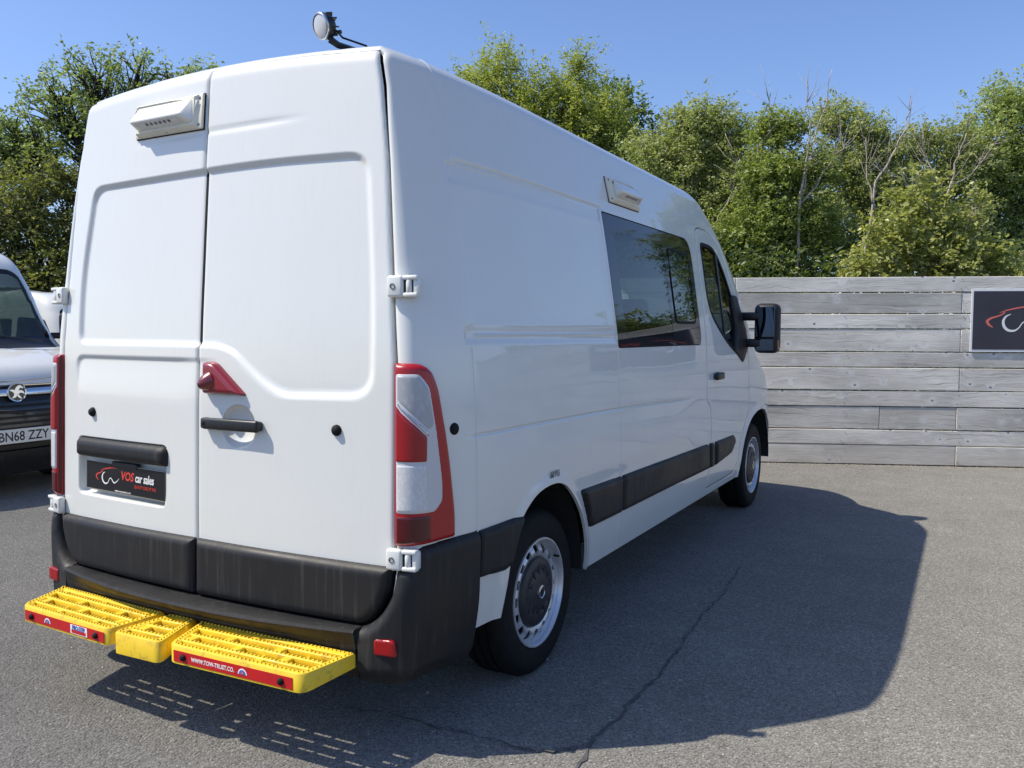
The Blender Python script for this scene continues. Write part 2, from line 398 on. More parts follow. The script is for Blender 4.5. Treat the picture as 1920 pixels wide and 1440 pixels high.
def finish(name,sh,mat,parent=None,h=None,flange=.012,fl_in=0.0):
    D=sh.D; used=np.zeros(len(D),bool); used[sh.Q.ravel()]=True
    for p in sh.P: used[p]=True
    mp=np.cumsum(used)-1; D=D[used]; Q=mp[sh.Q]; P=[[int(mp[i]) for i in p] for p in sh.P]
    N=D[:,3:6]/np.linalg.norm(D[:,3:6],axis=1,keepdims=True)
    X=D[:,:3]+(N*h(D)[:,None] if h is not None else 0)
    if flange:
        e=[Q[:,[k,(k+1)%4]] for k in range(4)]
        pe=[(p[k],p[(k+1)%len(p)]) for p in P for k in range(len(p))]
        E=np.concatenate(e+([np.array(pe)] if pe else []))
        key=np.sort(E,1); kk=key[:,0]*len(X)+key[:,1]
        u,inv,cnt=np.unique(kk,return_inverse=True,return_counts=True); B=E[cnt[inv]==1]
        bv,bi=np.unique(B.ravel(),return_inverse=True); bi=bi.reshape(-1,2)
        k0=len(X); top=X[bv]; bot=X[bv]-N[bv]*flange
        X=np.concatenate([X,top,bot]); m=len(bv)
        FQ=np.stack([k0+bi[:,1],k0+bi[:,0],k0+m+bi[:,0],k0+m+bi[:,1]],-1)
        Q=np.concatenate([Q,FQ])
    me=raw_mesh(name,X,polys=P,quads=Q,mats=(mat,))
    return link(name,me,parent)
def sdpoly(x,y,poly):
    """signed distance to a closed polygon (negative inside)"""
    pts=np.asarray(poly,float); n=len(pts)
    d=np.full(x.shape,1e9); s=np.zeros(x.shape,bool)
    lo=pts.min(0)-.25; hi=pts.max(0)+.25
    near=(x>lo[0])&(x<hi[0])&(y>lo[1])&(y<hi[1]); xx=x[near]; yy=y[near]; dd=np.full(xx.shape,1e9); ss=np.zeros(xx.shape,bool)
    for i in range(n):
        a=pts[i]; b=pts[(i+1)%n]; e=b-a; L=(e*e).sum()+1e-12
        t=np.clip(((xx-a[0])*e[0]+(yy-a[1])*e[1])/L,0,1)
        dd=np.minimum(dd,(xx-a[0]-t*e[0])**2+(yy-a[1]-t*e[1])**2)
        c=(a[1]>yy)!=(b[1]>yy)
        with np.errstate(divide='ignore',invalid='ignore'): xi=a[0]+(yy-a[1])*e[0]/(e[1] if abs(e[1])>1e-12 else 1e-12)
        ss^=c&(xx<xi)
    r=np.full(x.shape,.25); r[near]=np.where(ss,-1,1)*np.sqrt(dd)
    return r
def rnd(poly,r,k=5):
    """rounds the corners of a polygon; r one radius or one per corner"""
    n=len(poly); out=[]
    for i in range(n):
        a,b,c=(np.array(poly[(i+q)%n],float) for q in (-1,0,1)); ri=r[i] if hasattr(r,'__len__') else r
        if ri<=0: out.append(tuple(b)); continue
        la=np.linalg.norm(a-b); lc=np.linalg.norm(c-b); q=min(ri,la*.48,lc*.48)
        p0=b+(a-b)/la*q; p1=b+(c-b)/lc*q
        for t in np.linspace(0,1,k+1): out.append(tuple((1-t)**2*p0+2*t*(1-t)*b+t*t*p1))
    return out
def sstep(t): t=np.clip(t,0,1); return t*t*(3-2*t)
def pillow(d,H,r): 
    t=np.clip(-d/r,0,1); return H*np.sqrt(np.maximum(1-(1-t)**2,0))
def lines(a,b,step,refine=()):
    """grid lines a..b with extra lines around (centre, halfwidth, n)"""
    L=[np.arange(a,b,step),[b]]
    for c,hw,n in refine: L.append(np.linspace(c-hw,c+hw,n))
    L=np.unique(np.round(np.concatenate(L),5)); L=L[(L>=a)&(L<=b)]
    keep=[L[0]]
    for q in L[1:]:
        if q-keep[-1]>.0009: keep.append(q)
    return np.array(keep)
# ---------------------------------------------------------------- shell maths
def interp_s(z, zs, vs):
    """smooth (monotone cubic) interpolation"""
    zs=np.asarray(zs,float); vs=np.asarray(vs,float)
    h=np.diff(zs); d=np.diff(vs)/h
    m=np.zeros(len(zs)); m[0]=d[0]; m[-1]=d[-1]
    for i in range(1,len(zs)-1):
        if d[i-1]*d[i]>0:
            w1=2*h[i]+h[i-1]; w2=h[i]+2*h[i-1]
            m[i]=(w1+w2)/(w1/d[i-1]+w2/d[i])
    z=np.asarray(z,float); zc=np.clip(z,zs[0],zs[-1])
    i=np.clip(np.searchsorted(zs,zc,side='right')-1,0,len(h)-1)
    t=(zc-zs[i])/h[i]; t2=t*t; t3=t2*t
    r=(2*t3-3*t2+1)*vs[i]+(t3-2*t2+t)*h[i]*m[i]+(-2*t3+3*t2)*vs[i+1]+(t3-t2)*h[i]*m[i+1]
    return r+np.where(z<zs[0],(z-zs[0])*m[0],0)+np.where(z>zs[-1],(z-zs[-1])*m[-1],0)

def rmax(a,b,r):
    """maximum of two half-space distances with a rounded edge of radius r"""
    u=np.maximum(a+r,0); v=np.maximum(b+r,0)
    return np.where((u>0)&(v>0), np.sqrt(u*u+v*v)-r, np.maximum(a,b))

class VanShape:
    """closed outer surface of a panel van: rear at y=0, nose towards +y"""
    def __init__(s, half_z, half_w, taper, lean_z, lean_y, bow, roof_z, roof_crown, nose_z, nose_y, nose_bow,
                 r_rear, r_roof, r_nose, x0, yr, yswitch, ztop, nose_back, ynl, tap2=0.0):
        s.__dict__.update(locals())
    def F(s,x,y,z):
        ax=np.abs(x)
        S=interp_s(z,s.half_z,s.half_w)
        S=S-s.taper[0]*np.maximum((s.taper[1]-y)/s.taper[1],0)**2
        S=S-s.tap2*np.maximum((.32-y)/.32,0)**1.6
        S=S-s.taper[2]*np.maximum((y-s.taper[3])/1.0,0)**2
        side=ax-S
        rear=interp_s(z,s.lean_z,s.lean_y)+s.bow*(ax/.87)**2-y
        roof=z-(s.roof_z-s.roof_crown*(ax/.8)**2-s.ynl*np.maximum(y,0))
        N=interp_s(z,s.nose_z,s.nose_y)-s.nose_bow*ax**2
        nose=(y-N)*.8
        f=rmax(side,rear,s.r_rear)
        f=rmax(f,nose,s.r_nose)
        return rmax(f,roof,s.r_roof)
    def solve(s,o,d,t1=3.2):
        lo=np.zeros(o.shape[:-1]); hi=np.full(o.shape[:-1],t1)
        for _ in range(26):
            m=.5*(lo+hi); p=o+d*m[...,None]
            v=s.F(p[...,0],p[...,1],p[...,2])<0
            lo=np.where(v,m,lo); hi=np.where(v,hi,m)
        return o+d*(.5*(lo+hi))[...,None]
    def normal(s,p,e=2e-4):
        x,y,z=p[...,0],p[...,1],p[...,2]
        g=np.stack([s.F(x+e,y,z)-s.F(x-e,y,z),s.F(x,y+e,z)-s.F(x,y-e,z),s.F(x,y,z+e)-s.F(x,y,z-e)],-1)
        return g/np.linalg.norm(g,axis=-1,keepdims=True)
    # u: [-x0..0] rear strip (x = x0+u), [0..1] corner, [1.. ] side: y = yr+(u-1) ; last unit: nose corner, then nose strip
    def rays(s,U,V):
        """U columns, V rows -> origins, directions. V<=ztop: height ; V in (ztop,ztop+1]: over the roof edge"""
        U,V=np.broadcast_arrays(np.asarray(U,float),np.asarray(V,float))
        z=np.minimum(V,s.ztop); phi=np.clip(V-s.ztop,0,1)*np.pi/2
        yend=interp_s(z,s.nose_z,s.nose_y)-s.nose_back
        Ls=s.ysw()               # fixed part of the side
        us1=1+Ls                 # end of fixed part
        us2=us1+1                # stretched part
        us3=us2+1                # nose corner
        ox=np.where(U<0,s.x0+U,np.where(U<us3,s.x0,s.x0-(U-us3)))
        oy=np.where(U<1,s.yr,np.where(U<us1,s.yr+(U-1),np.where(U<us2,s.yr+Ls+(U-us1)*(yend-s.yr-Ls),yend)))
        th=np.where(U<0,-np.pi/2,np.where(U<1,-np.pi/2*(1-U),np.where(U<us2,0,np.where(U<us3,(U-us2)*np.pi/2,np.pi/2))))
        o=np.stack([ox,oy,z],-1)
        d=np.stack([np.cos(th)*np.cos(phi),np.sin(th)*np.cos(phi),np.sin(phi)],-1)
        return o,d
    def ysw(s): return s.yswitch-s.yr
    def wrap(s,U,V):
        o,d=s.rays(U,V); return s.solve(o,d)
    def rear_pts(s,x,z):
        x,z=np.broadcast_arrays(np.asarray(x,float),np.asarray(z,float))
        o=np.stack([x,np.full_like(x,s.yr),z],-1); d=np.zeros_like(o); d[...,1]=-1
        return s.solve(o,d)
    def side_pts(s,y,z):
        y,z=np.broadcast_arrays(np.asarray(y,float),np.asarray(z,float))
        o=np.stack([np.full_like(y,s.x0*.5),y,z],-1); d=np.zeros_like(o); d[...,0]=1
        return s.solve(o,d)
    def roof_pts(s,x,y):
        x,y=np.broadcast_arrays(np.asarray(x,float),np.asarray(y,float))
        o=np.stack([x,y,np.full_like(x,1.6)],-1); d=np.zeros_like(o); d[...,2]=1
        return s.solve(o,d)

MAIN=VanShape(half_z=[.28,.5,.75,1.0,1.3,1.6,1.93,2.2,2.4],half_w=[1.00,1.03,1.035,1.033,1.018,.977,.922,.862,.815],
    taper=(.075,1.0,.10,4.3),
    lean_z=[.3,.41,1.0,1.31,1.66,1.97,2.2,2.34],lean_y=[-.022,-.02,-.004,.006,.031,.056,.075,.088],bow=.05,
    roof_z=2.362,roof_crown=.03,
    nose_z=[.25,.55,.85,1.02,1.12,1.22,1.32,2.0,2.2,2.32,2.40],nose_y=[5.28,5.36,5.33,5.13,4.90,4.74,4.64,4.02,3.70,3.25,2.6],nose_bow=.22,
    r_rear=.034,r_roof=.07,r_nose=.16,x0=.72,yr=.30,yswitch=3.25,ztop=2.12,nose_back=.55,ynl=0.014,tap2=.052)

# ---------------------------------------------------------------- ground
me=raw_mesh('ground',[(-300,-300,0),(300,-300,0),(300,300,0),(-300,300,0)],polys=[(0,1,2,3)],mats=(M['asphalt'],),smooth=False)
tag(link('ground',me),'grey asphalt yard surface','ground',kind='structure')
def crack(pts,w0,w1):
    V=[];F=[];P=[]
    for i in range(len(pts)-1):
        a=np.array(pts[i]);b=np.array(pts[i+1]); k=max(2,int(np.linalg.norm(b-a)/.03))
        P+= [a+(b-a)*t for t in np.linspace(0,1,k,endpoint=False)]
    P.append(np.array(pts[-1])); P=np.array(P); P+=rng.normal(0,.006,P.shape)
    for i,p in enumerate(P):
        d=P[min(i+1,len(P)-1)]-P[max(i-1,0)]; d/=np.linalg.norm(d)+1e-9; m=np.array([-d[1],d[0]])
        w=(w0+(w1-w0)*i/len(P))*rng.uniform(.25,1.5)*.5
        V+=[(*(p+m*w),.004),(*(p-m*w),.004)]
    F=[(2*i,2*i+1,2*i+3,2*i+2) for i in range(len(P)-1)]
    return V,F
V1,F1=crack([(1.306,2.767),(1.357,2.275),(1.353,1.885),(1.372,1.562),(1.389,1.315),(1.404,1.095),(1.399,.86),(1.402,.632),(1.389,.421),(1.414,.235),(1.45,.05),(1.44,-.3)],.006,.016)
V2,F2=crack([(1.389,.40),(1.31,.281),(1.209,.259),(1.006,.252),(.789,.245),(.604,.239),(.488,.2)],.013,.006)
V2=[(x,y,.008) for x,y,z in V2]
tag(link('crack_sealant',raw_mesh('crack_sealant',V1+V2,quads=F1+[tuple(i+len(V1) for i in f) for f in F2],mats=(M['tar'],),smooth=False)),'dark sealed crack across the asphalt','ground marking',kind='structure')
# strip of soil behind the fence
me=raw_mesh('soil',[(-60,-3,.004),(-1.2,6.32,.004),(14,12.32,.004),(40,22.6,.004),(40,90,.004),(-60,90,.004)],polys=[(0,1,2,3,4,5)],mats=(simple('earth',(.055,.042,.028),.95,var=.4,vscale=2,bmp=.6,bscale=30),),smooth=False)
tag(link('soil',me),'dark soil under the trees','ground',kind='structure')
# drifted grit along the foot of the fence
FP=Vector((.606,6.854,0)); FD=Vector((.9303,.3668,0)).normalized(); FN=Vector((FD.y,-FD.x,0))
V=[];F=[]
for i in range(1400):
    s=rng.uniform(-1.2,6.5); q=abs(rng.normal(0,.07))+.005; p=FP+FD*s+FN*q; r=rng.uniform(.003,.008)
    k=len(V); a=rng.uniform(0,6)
    V+=[tuple(p+Vector((math.cos(a+t)*r,math.sin(a+t)*r,.004))) for t in (0,2.1,4.2)]+[tuple(p+Vector((0,0,.004+r*.8)))]
    F+=[(k,k+1,k+3),(k+1,k+2,k+3),(k+2,k,k+3)]
tag(link('grit',raw_mesh('grit',V,polys=F,mats=(simple('sand_grit',(.34,.29,.22),.95,var=.3,vscale=40),),smooth=False)),'sandy grit drifted along the fence foot','grit',kind='stuff')

V=[];F=[]
for i in range(900):                                              # loose chippings on the yard
    p=Vector((rng.uniform(-3,4.5),rng.uniform(-1.2,6.8),.0)); r=rng.uniform(.0018,.0055)*(1.6 if i%9==0 else 1); k=len(V); a=rng.uniform(0,6)
    V+=[tuple(p+Vector((math.cos(a+t)*r*rng.uniform(.7,1.3),math.sin(a+t)*r*rng.uniform(.7,1.3),.003))) for t in (0,1.6,3.1,4.7)]+[tuple(p+Vector((0,0,.003+r*.9)))]
    F+=[(k+q,k+(q+1)%4,k+4) for q in range(4)]
tag(link('loose_chippings',raw_mesh('loose_chippings',V,polys=F,mats=(simple('stone_chips',(.40,.385,.35),.9,var=.5,vscale=3),),smooth=False)),'small loose stone chippings scattered on the asphalt','chippings',kind='stuff')
# ---------------------------------------------------------------- fence: planks, posts, nails, weeds
fence=thing('wooden_fence','weathered grey fence of wide horizontal timber planks','fence',tuple(FP))
ZB=[0.0,.21,.37,.605,.77,1.006,1.165,1.40,1.555,1.77,1.93]
ANG=math.atan2(FD.y,FD.x)
pmesh={}
def plank(s0,s1,z0,z1):
    L=s1-s0-.005; H=z1-z0-.010; key=(round(L,3),round(H,3))
    if key not in pmesh:
        b=MB().box((0,0,0),(L,.036,H),.004,1); pmesh[key]=raw_mesh('plank',b.v,polys=b.f,mats=(M['wood'],),smooth=False)
    o=bpy.data.objects.new('plank',pmesh[key]); C.objects.link(o); o.parent=fence
    p=FD*((s0+s1)/2)+FN*(-.02+rng.uniform(-.004,.004)); o.location=(p.x,p.y,(z0+z1)/2+rng.uniform(-.0015,.0015))
    o.rotation_euler=(rng.uniform(-.012,.012),rng.uniform(-.0012,.0012),ANG+rng.uniform(-.001,.001))
for i in range(10):
    z0,z1=ZB[i],ZB[i+1]; wide=(z1-z0)>.19
    js=[-2.0,-.36+(0 if wide else 0),1.86,4.08,6.30,8.52,10.74] if wide else [-2.0,-1.47,2.97,7.41,10.74]
    if i==9: js=[-2.0,-.36,4.08,8.52,10.74]
    if i==2: js=[-2.0,-.36,1.10,1.845,4.08,6.30,8.52,10.74]
    if i==0: js[2]=1.85
    for a,b in zip(js[:-1],js[1:]): plank(a,b,max(z0,.006),z1)
pm=MB(); 
for s in np.arange(-1.47,10.8,1.11):
    p=FP+FD*float(s)+FN*(-.095); R=Matrix.Rotation(ANG,3,'Z')
    MB().box((p.x,p.y,.9),(.09,.1,1.8),.006,1,R).build('post',M['wood'],fence)
nb=MB()
for s in np.arange(-1.47,10.8,1.11):
    for i in range(10):
        for f in (.22,.78):
            p=FP+FD*float(s+rng.uniform(-.02,.02))+FN*.0; z=ZB[i]+(ZB[i+1]-ZB[i])*f
            nb.lathe([(0,.0035),(.004,.003),(.0045,0)],6,tuple(FN),(p.x,p.y,z))
nl=nb.build('nail',M['metalgrey'],fence); nl['kind']='stuff'
V=[];F=[]
for zi,den in ((4,1.0),(3,.35),(5,.12),(6,.25),(7,.2),(8,.45),(9,.35),(2,.3),(1,.1),(10,.3)):
    for k in range(int(230*den)):
        s=rng.uniform(-.6,4.5) if zi!=4 else min(rng.exponential(.9)-.5,4.5)
        p=FP+FD*float(s)+FN*rng.uniform(-.02,.014); z=ZB[zi]+rng.normal(0,.002); n=len(V); r=rng.uniform(.003,.008)
        q=FD*rng.uniform(-1,1)*r+FN*rng.uniform(0,1)*r; e=Vector((0,0,1))*rng.uniform(-1,1)*r
        V+=[tuple(Vector((p.x,p.y,z))),tuple(Vector((p.x,p.y,z))+q+e*.3),tuple(Vector((p.x,p.y,z))+q*1.5+Vector((0,0,r*.8))),tuple(Vector((p.x,p.y,z))-q*.5+Vector((0,0,r)))]
        F.append((n,n+1,n+2,n+3))
ms=link('moss',raw_mesh('moss',V,polys=F,mats=(M['moss'],),smooth=False),fence); ms['kind']='stuff'

# ---------------------------------------------------------------- sign on the fence
sg=thing('fence_sign','dark sign with white border and red car outline on fence','sign',tuple(FP+FD*2.9+Vector((0,0,1.485))))
S0,S1,Z0,Z1=1.945,3.75,1.172,1.802
T=frame(FP+FD*S0+FN*.006+Vector((0,0,Z0)),FD,(0,0,1))
W=S1-S0; H=Z1-Z0
b=MB(); b.T=T; b.box((W/2,H/2,0),(W,H,.008),.001,1).build('sign_board',M['white'],sg)
b=MB(); b.T=T; b.box((W/2,H/2,.0052),(W-.04,H-.046,.0024)).build('sign_face',M['signface'],sg)
def logo(parent,T,s,z,mats):
    """red roofline of a car over a white wheel-and-wave stroke; s scales the design (about 1 unit wide)"""
    b=MB(); b.T=T@Matrix.Scale(s,4)
    ribbon(b,[(.10,.0),(.03,.05),(.0,.11),(.06,.165),(.17,.20),(.27,.245),(.29,.275),(.26,.268)],[.012,.04,.05,.035,.026,.022,.02,.004],z/s)
    ribbon(b,[(.20,.262),(.33,.31),(.50,.350),(.66,.375),(.80,.385),(.92,.375)],[.004,.02,.026,.026,.020,.004],z/s)
    a=b.build('car_outline',mats[0],parent)
    b=MB(); b.T=T@Matrix.Scale(s,4)
    ribbon(b,[(.40,.24),(.32,.20),(.275,.12),(.29,.02),(.36,-.05),(.46,-.06),(.54,-.01),(.60,.08),(.66,.10),(.72,.05),(.80,-.01),(.92,.04),(1.02,.13)],[.008,.03,.045,.05,.045,.035,.02,.02,.024,.03,.032,.02,.004],z/s+.0004/s)
    b.build('wheel_stroke',mats[1],parent)
TL=T@Matrix.Translation((.155,.245,0))
logo(sg,TL,.55,.0072,(M['redlight'],M['white']))
TT=T@Matrix.Translation((.84,.33,.0068))
text('lettering','VOS',.19,M['redlight'],sg,TT,.15,sx=.95,bold=.004); text('lettering','car sales',.19,M['white'],sg,T@Matrix.Translation((1.20,.33,.0068)),.12,sx=.72,bold=.003)
text('lettering','QUALITY CARS AT VOS',.075,M['redlight'],sg,T@Matrix.Translation((.98,.20,.0068)),.1,sx=.9)

# ---------------------------------------------------------------- trees
LEAF=dict(
 dark=mat_leaf('leaf_dark_green',(0.124,0.171,0.069),(0.342,0.401,0.168)),
 brown=mat_leaf('leaf_bronze_green',(0.098,0.120,0.044),(0.260,0.260,0.091)),
 mid=mat_leaf('leaf_yellow_green',(0.211,0.252,0.052),(0.480,0.503,0.140)),
 deep=mat_leaf('leaf_deep_green',(0.085,0.130,0.047),(0.234,0.293,0.104)),
 grey=mat_leaf('leaf_grey_green',(0.185,0.216,0.086),(0.469,0.494,0.222)),
 fresh=mat_leaf('leaf_fresh_green',(0.149,0.189,0.051),(0.378,0.429,0.132)),
 lime=mat_leaf('leaf_lime_green',(0.231,0.255,0.063),(0.459,0.459,0.183),.34),
 light=mat_leaf('leaf_light_green',(0.186,0.234,0.078),(0.443,0.502,0.191)),
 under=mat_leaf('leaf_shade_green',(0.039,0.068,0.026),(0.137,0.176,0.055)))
BARK=dict(brown=mat_bark('bark_brown',(.045,.036,.028),(.12,.10,.08)),pale=mat_bark('bark_pale',(.26,.22,.17),(.52,.47,.39)),dark=mat_bark('bark_dark',(.022,.020,.018),(.06,.052,.045)))
def leaf_arrays(cen,per,spread,size,up=.35,aspect=.55,seed=0,flat=.6,dirs=None,reach=0.0):
    """leaf faces scattered round twig centres (along sprays when dirs is given): two-triangle folded leaves"""
    g=np.random.default_rng(seed); n=len(cen)*per
    c=np.repeat(cen,per,0); sp=np.full((n,1),spread)
    if dirs is not None:
        t=g.uniform(0,1,(n,1)); L0=np.repeat(reach*g.uniform(.4,1.5,(len(cen),1)),per,0)
        c=c+np.repeat(dirs,per,0)*(t-.35)*L0; sp=spread*(1.05-.7*t)*np.repeat(g.uniform(.6,1.3,(len(cen),1)),per,0)
    c=c+g.normal(0,1,(n,3))*sp*np.array([1,1,flat])
    d=g.normal(0,1,(n,3)); d[:,2]=d[:,2]*.55-.12; d/=np.linalg.norm(d,axis=1,keepdims=True)
    nn=g.normal(0,1,(n,3))*.75; nn[:,2]+=up+.45; nn[:,:2]+=np.array([-.20,-.35]); nn-=d*(nn*d).sum(1,keepdims=True); nn/=np.linalg.norm(nn,axis=1,keepdims=True)
    sd=np.cross(d,nn); L=size*g.uniform(.45,1.35,(n,1)); Wd=L*aspect*.5*g.uniform(.7,1.2,(n,1))
    a=c; b_=c+d*L*.45+sd*Wd+nn*L*.10; e=c+d*L; f=c+d*L*.45-sd*Wd+nn*L*.10
    V=np.stack([a,b_,e,f],1).reshape(-1,3); i=np.arange(n)*4
    T=np.concatenate([np.stack([i,i+1,i+2],1),np.stack([i,i+2,i+3],1)])
    return V,T
def crown_points(blobs,n,g,shell=.35):
    bl=np.array(blobs); wgt=bl[:,3]**2; wgt/=wgt.sum(); k=g.choice(len(bl),n,p=wgt)
    d=g.normal(0,1,(n,3)); d/=np.linalg.norm(d,axis=1,keepdims=True)
    r=g.uniform(shell,1.0,(n,1))**.6
    lump=1+.22*np.sin(d[:,:1]*5.1+k[:,None]*1.7)*np.sin(d[:,1:2]*4.3+k[:,None]*.9+d[:,2:]*3.7)
    return bl[k,:3]+d*r*bl[k,3:4]*np.array([1,1,.85])*lump*(1+.26*g.normal(0,1,(n,1))),k
def limb(a,b,r0,r1,g,sag=.12,n=7):
    a=np.array(a);b=np.array(b);t=np.linspace(0,1,n)[:,None]; L=np.linalg.norm(b-a)
    p=a+(b-a)*t; p[:,2]+=np.sin(np.pi*t[:,0])*L*sag*g.uniform(-.4,1); w=g.normal(0,L*.035,p.shape); w[0]=0; w[-1]=0
    return p+w,list(r0+(r1-r0)*t[:,0]**.8)
def tree(name,label,base,blobs,clusters,per,spread,size,leaf,bark,tr,cat='tree',group=None,seed=0,fork=.45,nb=26,aspect=.55,shell=.35,flat=.6,twig_r=.012):
    g=np.random.default_rng(seed)
    root=thing(name,label,cat,(base[0],base[1],0),group)
    bl=np.array(blobs); top=bl[:,2].max(); cx=np.average(bl[:,:2],axis=0,weights=bl[:,3]); zf=top*fork
    cen,k=crown_points(blobs,clusters,g,shell)
    dr=(cen-bl[k,:3])/bl[k,3:4]*.8+g.normal(0,.45,cen.shape)+np.array([0,0,.45]); dr/=np.linalg.norm(dr,axis=1,keepdims=True)
    V,F=leaf_arrays(cen,per,spread*.8,size,seed=seed+1,aspect=aspect,flat=flat,dirs=dr,reach=spread*3.2)
    link('crown',raw_mesh('crown',V,quads=F,mats=(LEAF[leaf],),smooth=False),root)
    tb=MB(); fk=np.array([base[0]*.4+cx[0]*.6,base[1]*.4+cx[1]*.6,zf])
    p,r=limb((base[0],base[1],-.1),fk,tr,tr*.7,g,0); tb.tube(p,r,9); tb.build('trunk',BARK[bark],root,smooth=True)
    bb=MB()
    for q in range(len(bl)):
        e=bl[q,:3]; p,r=limb(fk,e,tr*.5,tr*.16,g,.12); bb.tube(p,r,6)
        mine=cen[k==q]
        if len(mine):
            for m in mine[g.choice(len(mine),min(len(mine),max(3,nb//len(bl)*2)),replace=False)]:
                s=p[g.integers(3,len(p))]; pp,rr_=limb(s,m,tr*.15,twig_r*.4,g,.08,5); bb.tube(pp,rr_,4)
    bb.build('branches',BARK[bark],root,smooth=True)
    return root

LEFT=[(-23.09,13.92,6.53,1.14),(-22.43,14.41,8.32,0.90),(-21.45,14.99,8.97,0.82),(-20.31,15.63,9.14,0.78),(-19.30,16.17,8.98,0.73),(-18.58,16.55,8.73,0.65),(-21.82,14.67,7.34,0.98),(-20.69,15.31,7.67,1.14),(-19.40,16.02,7.67,1.14),(-23.54,13.73,7.34,0.82),(-23.80,13.52,6.52,1.14),(-25.2,12.9,6.4,1.4),(-18.2,17.0,7.4,1.2)]
tree('broadleaf_tree','tall dark green spreading tree with open limbs, left of the van roof',(-20.9,15.0),LEFT,900,32,.19,.125,'dark','dark',.34,seed=3,fork=.52,nb=260,shell=.62,twig_r=.03)
LOW=[(-16.59,9.31,4.19,.66),(-15.97,9.67,4.55,.60),(-15.35,10.02,4.67,.48),(-16.15,9.50,3.60,.72),(-15.42,9.90,3.60,.66),(-16.55,9.24,3.00,.72),(-15.70,9.68,2.76,.72),(-15.08,10.03,2.76,.72),(-16.67,9.22,3.59,.60),(-17.5,8.8,3.6,.9),(-15.9,9.6,1.9,.9),(-14.9,10.2,1.9,.8),(-17.0,9.1,1.8,.9),(-14.4,10.5,3.2,.8)]
tree('broadleaf_tree','bronze green bushy tree behind the parked vans',(-15.9,9.7),LOW,1300,26,.16,.105,'brown','dark',.16,seed=5,fork=.35,nb=60,shell=.3)
MID=[(-7.11,14.72,7.19,.54),(-7.46,14.49,6.71,.54),(-6.51,14.99,6.47,.66),(-5.54,15.58,7.19,.42),(-5.78,15.40,6.48,.72),(-5.14,15.71,6.00,.72),(-6.81,14.79,5.88,.84),(-5.96,15.23,5.52,.84),(-4.91,15.79,5.41,.60),(-7.78,14.32,6.71,.48),(-6.3,15.0,4.6,1.0)]
tree('broadleaf_tree','yellow green feathery tree rising above the van roof',(-6.2,14.9),MID,1700,36,.14,.082,'mid','brown',.2,seed=8,fork=.5,nb=90,aspect=.4,shell=.35,flat=.9)
MDK=[(-5.73,17.75,7.01,.66),(-5.42,17.88,6.49,.59),(-5.11,17.99,5.70,.73),(-4.65,18.26,5.96,.59),(-5.55,17.71,5.17,.79),(-4.51,18.28,5.17,.66),(-4.0,18.5,4.6,.9),(-4.9,18.0,4.0,1.0),(-3.3,18.6,5.3,.6),(-3.2,18.6,4.2,.9)]
tree('broadleaf_tree','darker green tree just right of the feathery yellow green tree',(-4.7,18.0),MDK,1000,22,.17,.12,'deep','dark',.2,seed=12,nb=80,shell=.4)
G1=[(-1.82,11.72,4.70,.40),(-1.51,11.89,4.75,.40),(-1.20,12.05,4.53,.40),(-1.72,11.73,4.09,.53),(-1.10,12.06,3.92,.53),(-1.39,11.86,3.30,.53),(-1.00,12.06,3.13,.44),(-2.3,11.5,4.2,.45),(-2.2,11.5,3.4,.6)]
tree('scrub_tree','grey green scrub tree beyond the van windscreen top',(-1.4,11.9),G1,1600,36,.10,.058,'grey','pale',.09,seed=15,fork=.4,nb=90,shell=.3)
G2=[(-.43,11.32,4.39,.30),(-.15,11.48,4.5,.26),(-.41,11.28,3.74,.45),(.02,11.51,3.74,.45),(-.53,11.16,3.00,.49),(-.10,11.39,2.92,.49),(-.66,11.05,2.51,.41),(.26,11.59,3.00,.41),(-.9,10.95,2.2,.45),(-.2,11.3,2.1,.5),(-1.2,10.9,2.7,.4)]
tree('scrub_tree','fresh green ivy covered scrub tree above the door mirror',(-.35,11.3),G2,2000,36,.09,.058,'fresh','pale',.09,seed=19,fork=.42,nb=60,shell=.25)
G3=[(.18,13.41,5.01,.36),(.50,13.58,4.83,.41),(.28,13.41,4.19,.55),(.83,13.74,4.65,.36),(1.00,13.81,4.28,.50),(1.47,14.09,4.56,.36),(1.95,14.35,4.56,.41),(.70,13.60,3.74,.55),(1.34,13.95,3.65,.55),(1.97,14.31,3.92,.55),(2.3,14.5,4.3,.4),(1.0,13.8,3.0,.7),(2.0,14.3,3.1,.7),(.1,13.3,3.2,.7)]
tree('scrub_tree','olive scrub tree behind pale dead stems, mid skyline',(1.1,13.8),G3,2200,36,.10,.058,'grey','pale',.10,seed=23,fork=.4,nb=120,shell=.25)
BU=[(1.87,9.76,3.25,.14),(1.65,9.61,2.97,.28),(1.43,9.46,2.58,.33),(2.01,9.79,2.78,.34),(1.79,9.64,2.38,.40),(2.25,9.91,2.51,.33),(1.33,9.38,2.18,.30),(2.14,9.82,2.18,.40),(2.55,10.05,2.31,.25),(1.09,9.25,2.12,.23),(2.45,10.0,3.0,.16),(2.8,10.1,2.05,.25)]
tree('leafy_sapling','bright lime green sapling with broad leaves just above the fence',(1.85,9.62),BU,640,15,.075,.076,'lime','pale',.03,seed=27,fork=.45,nb=60,aspect=.62,shell=.1,flat=.8,twig_r=.006)
RT=[(2.73,15.41,5.42,.42),(3.06,15.59,5.33,.47),(2.50,15.24,4.86,.47),(3.01,15.50,4.58,.57),(2.36,15.12,4.29,.42),(2.78,15.33,3.92,.57),(3.35,15.66,4.11,.75),(2.46,15.13,3.54,.47),(3.05,15.42,3.17,.57),(3.7,15.8,5.2,.7),(4.2,16.1,4.6,.9),(3.9,15.9,3.5,.9),(2.6,15.2,2.6,.7)]
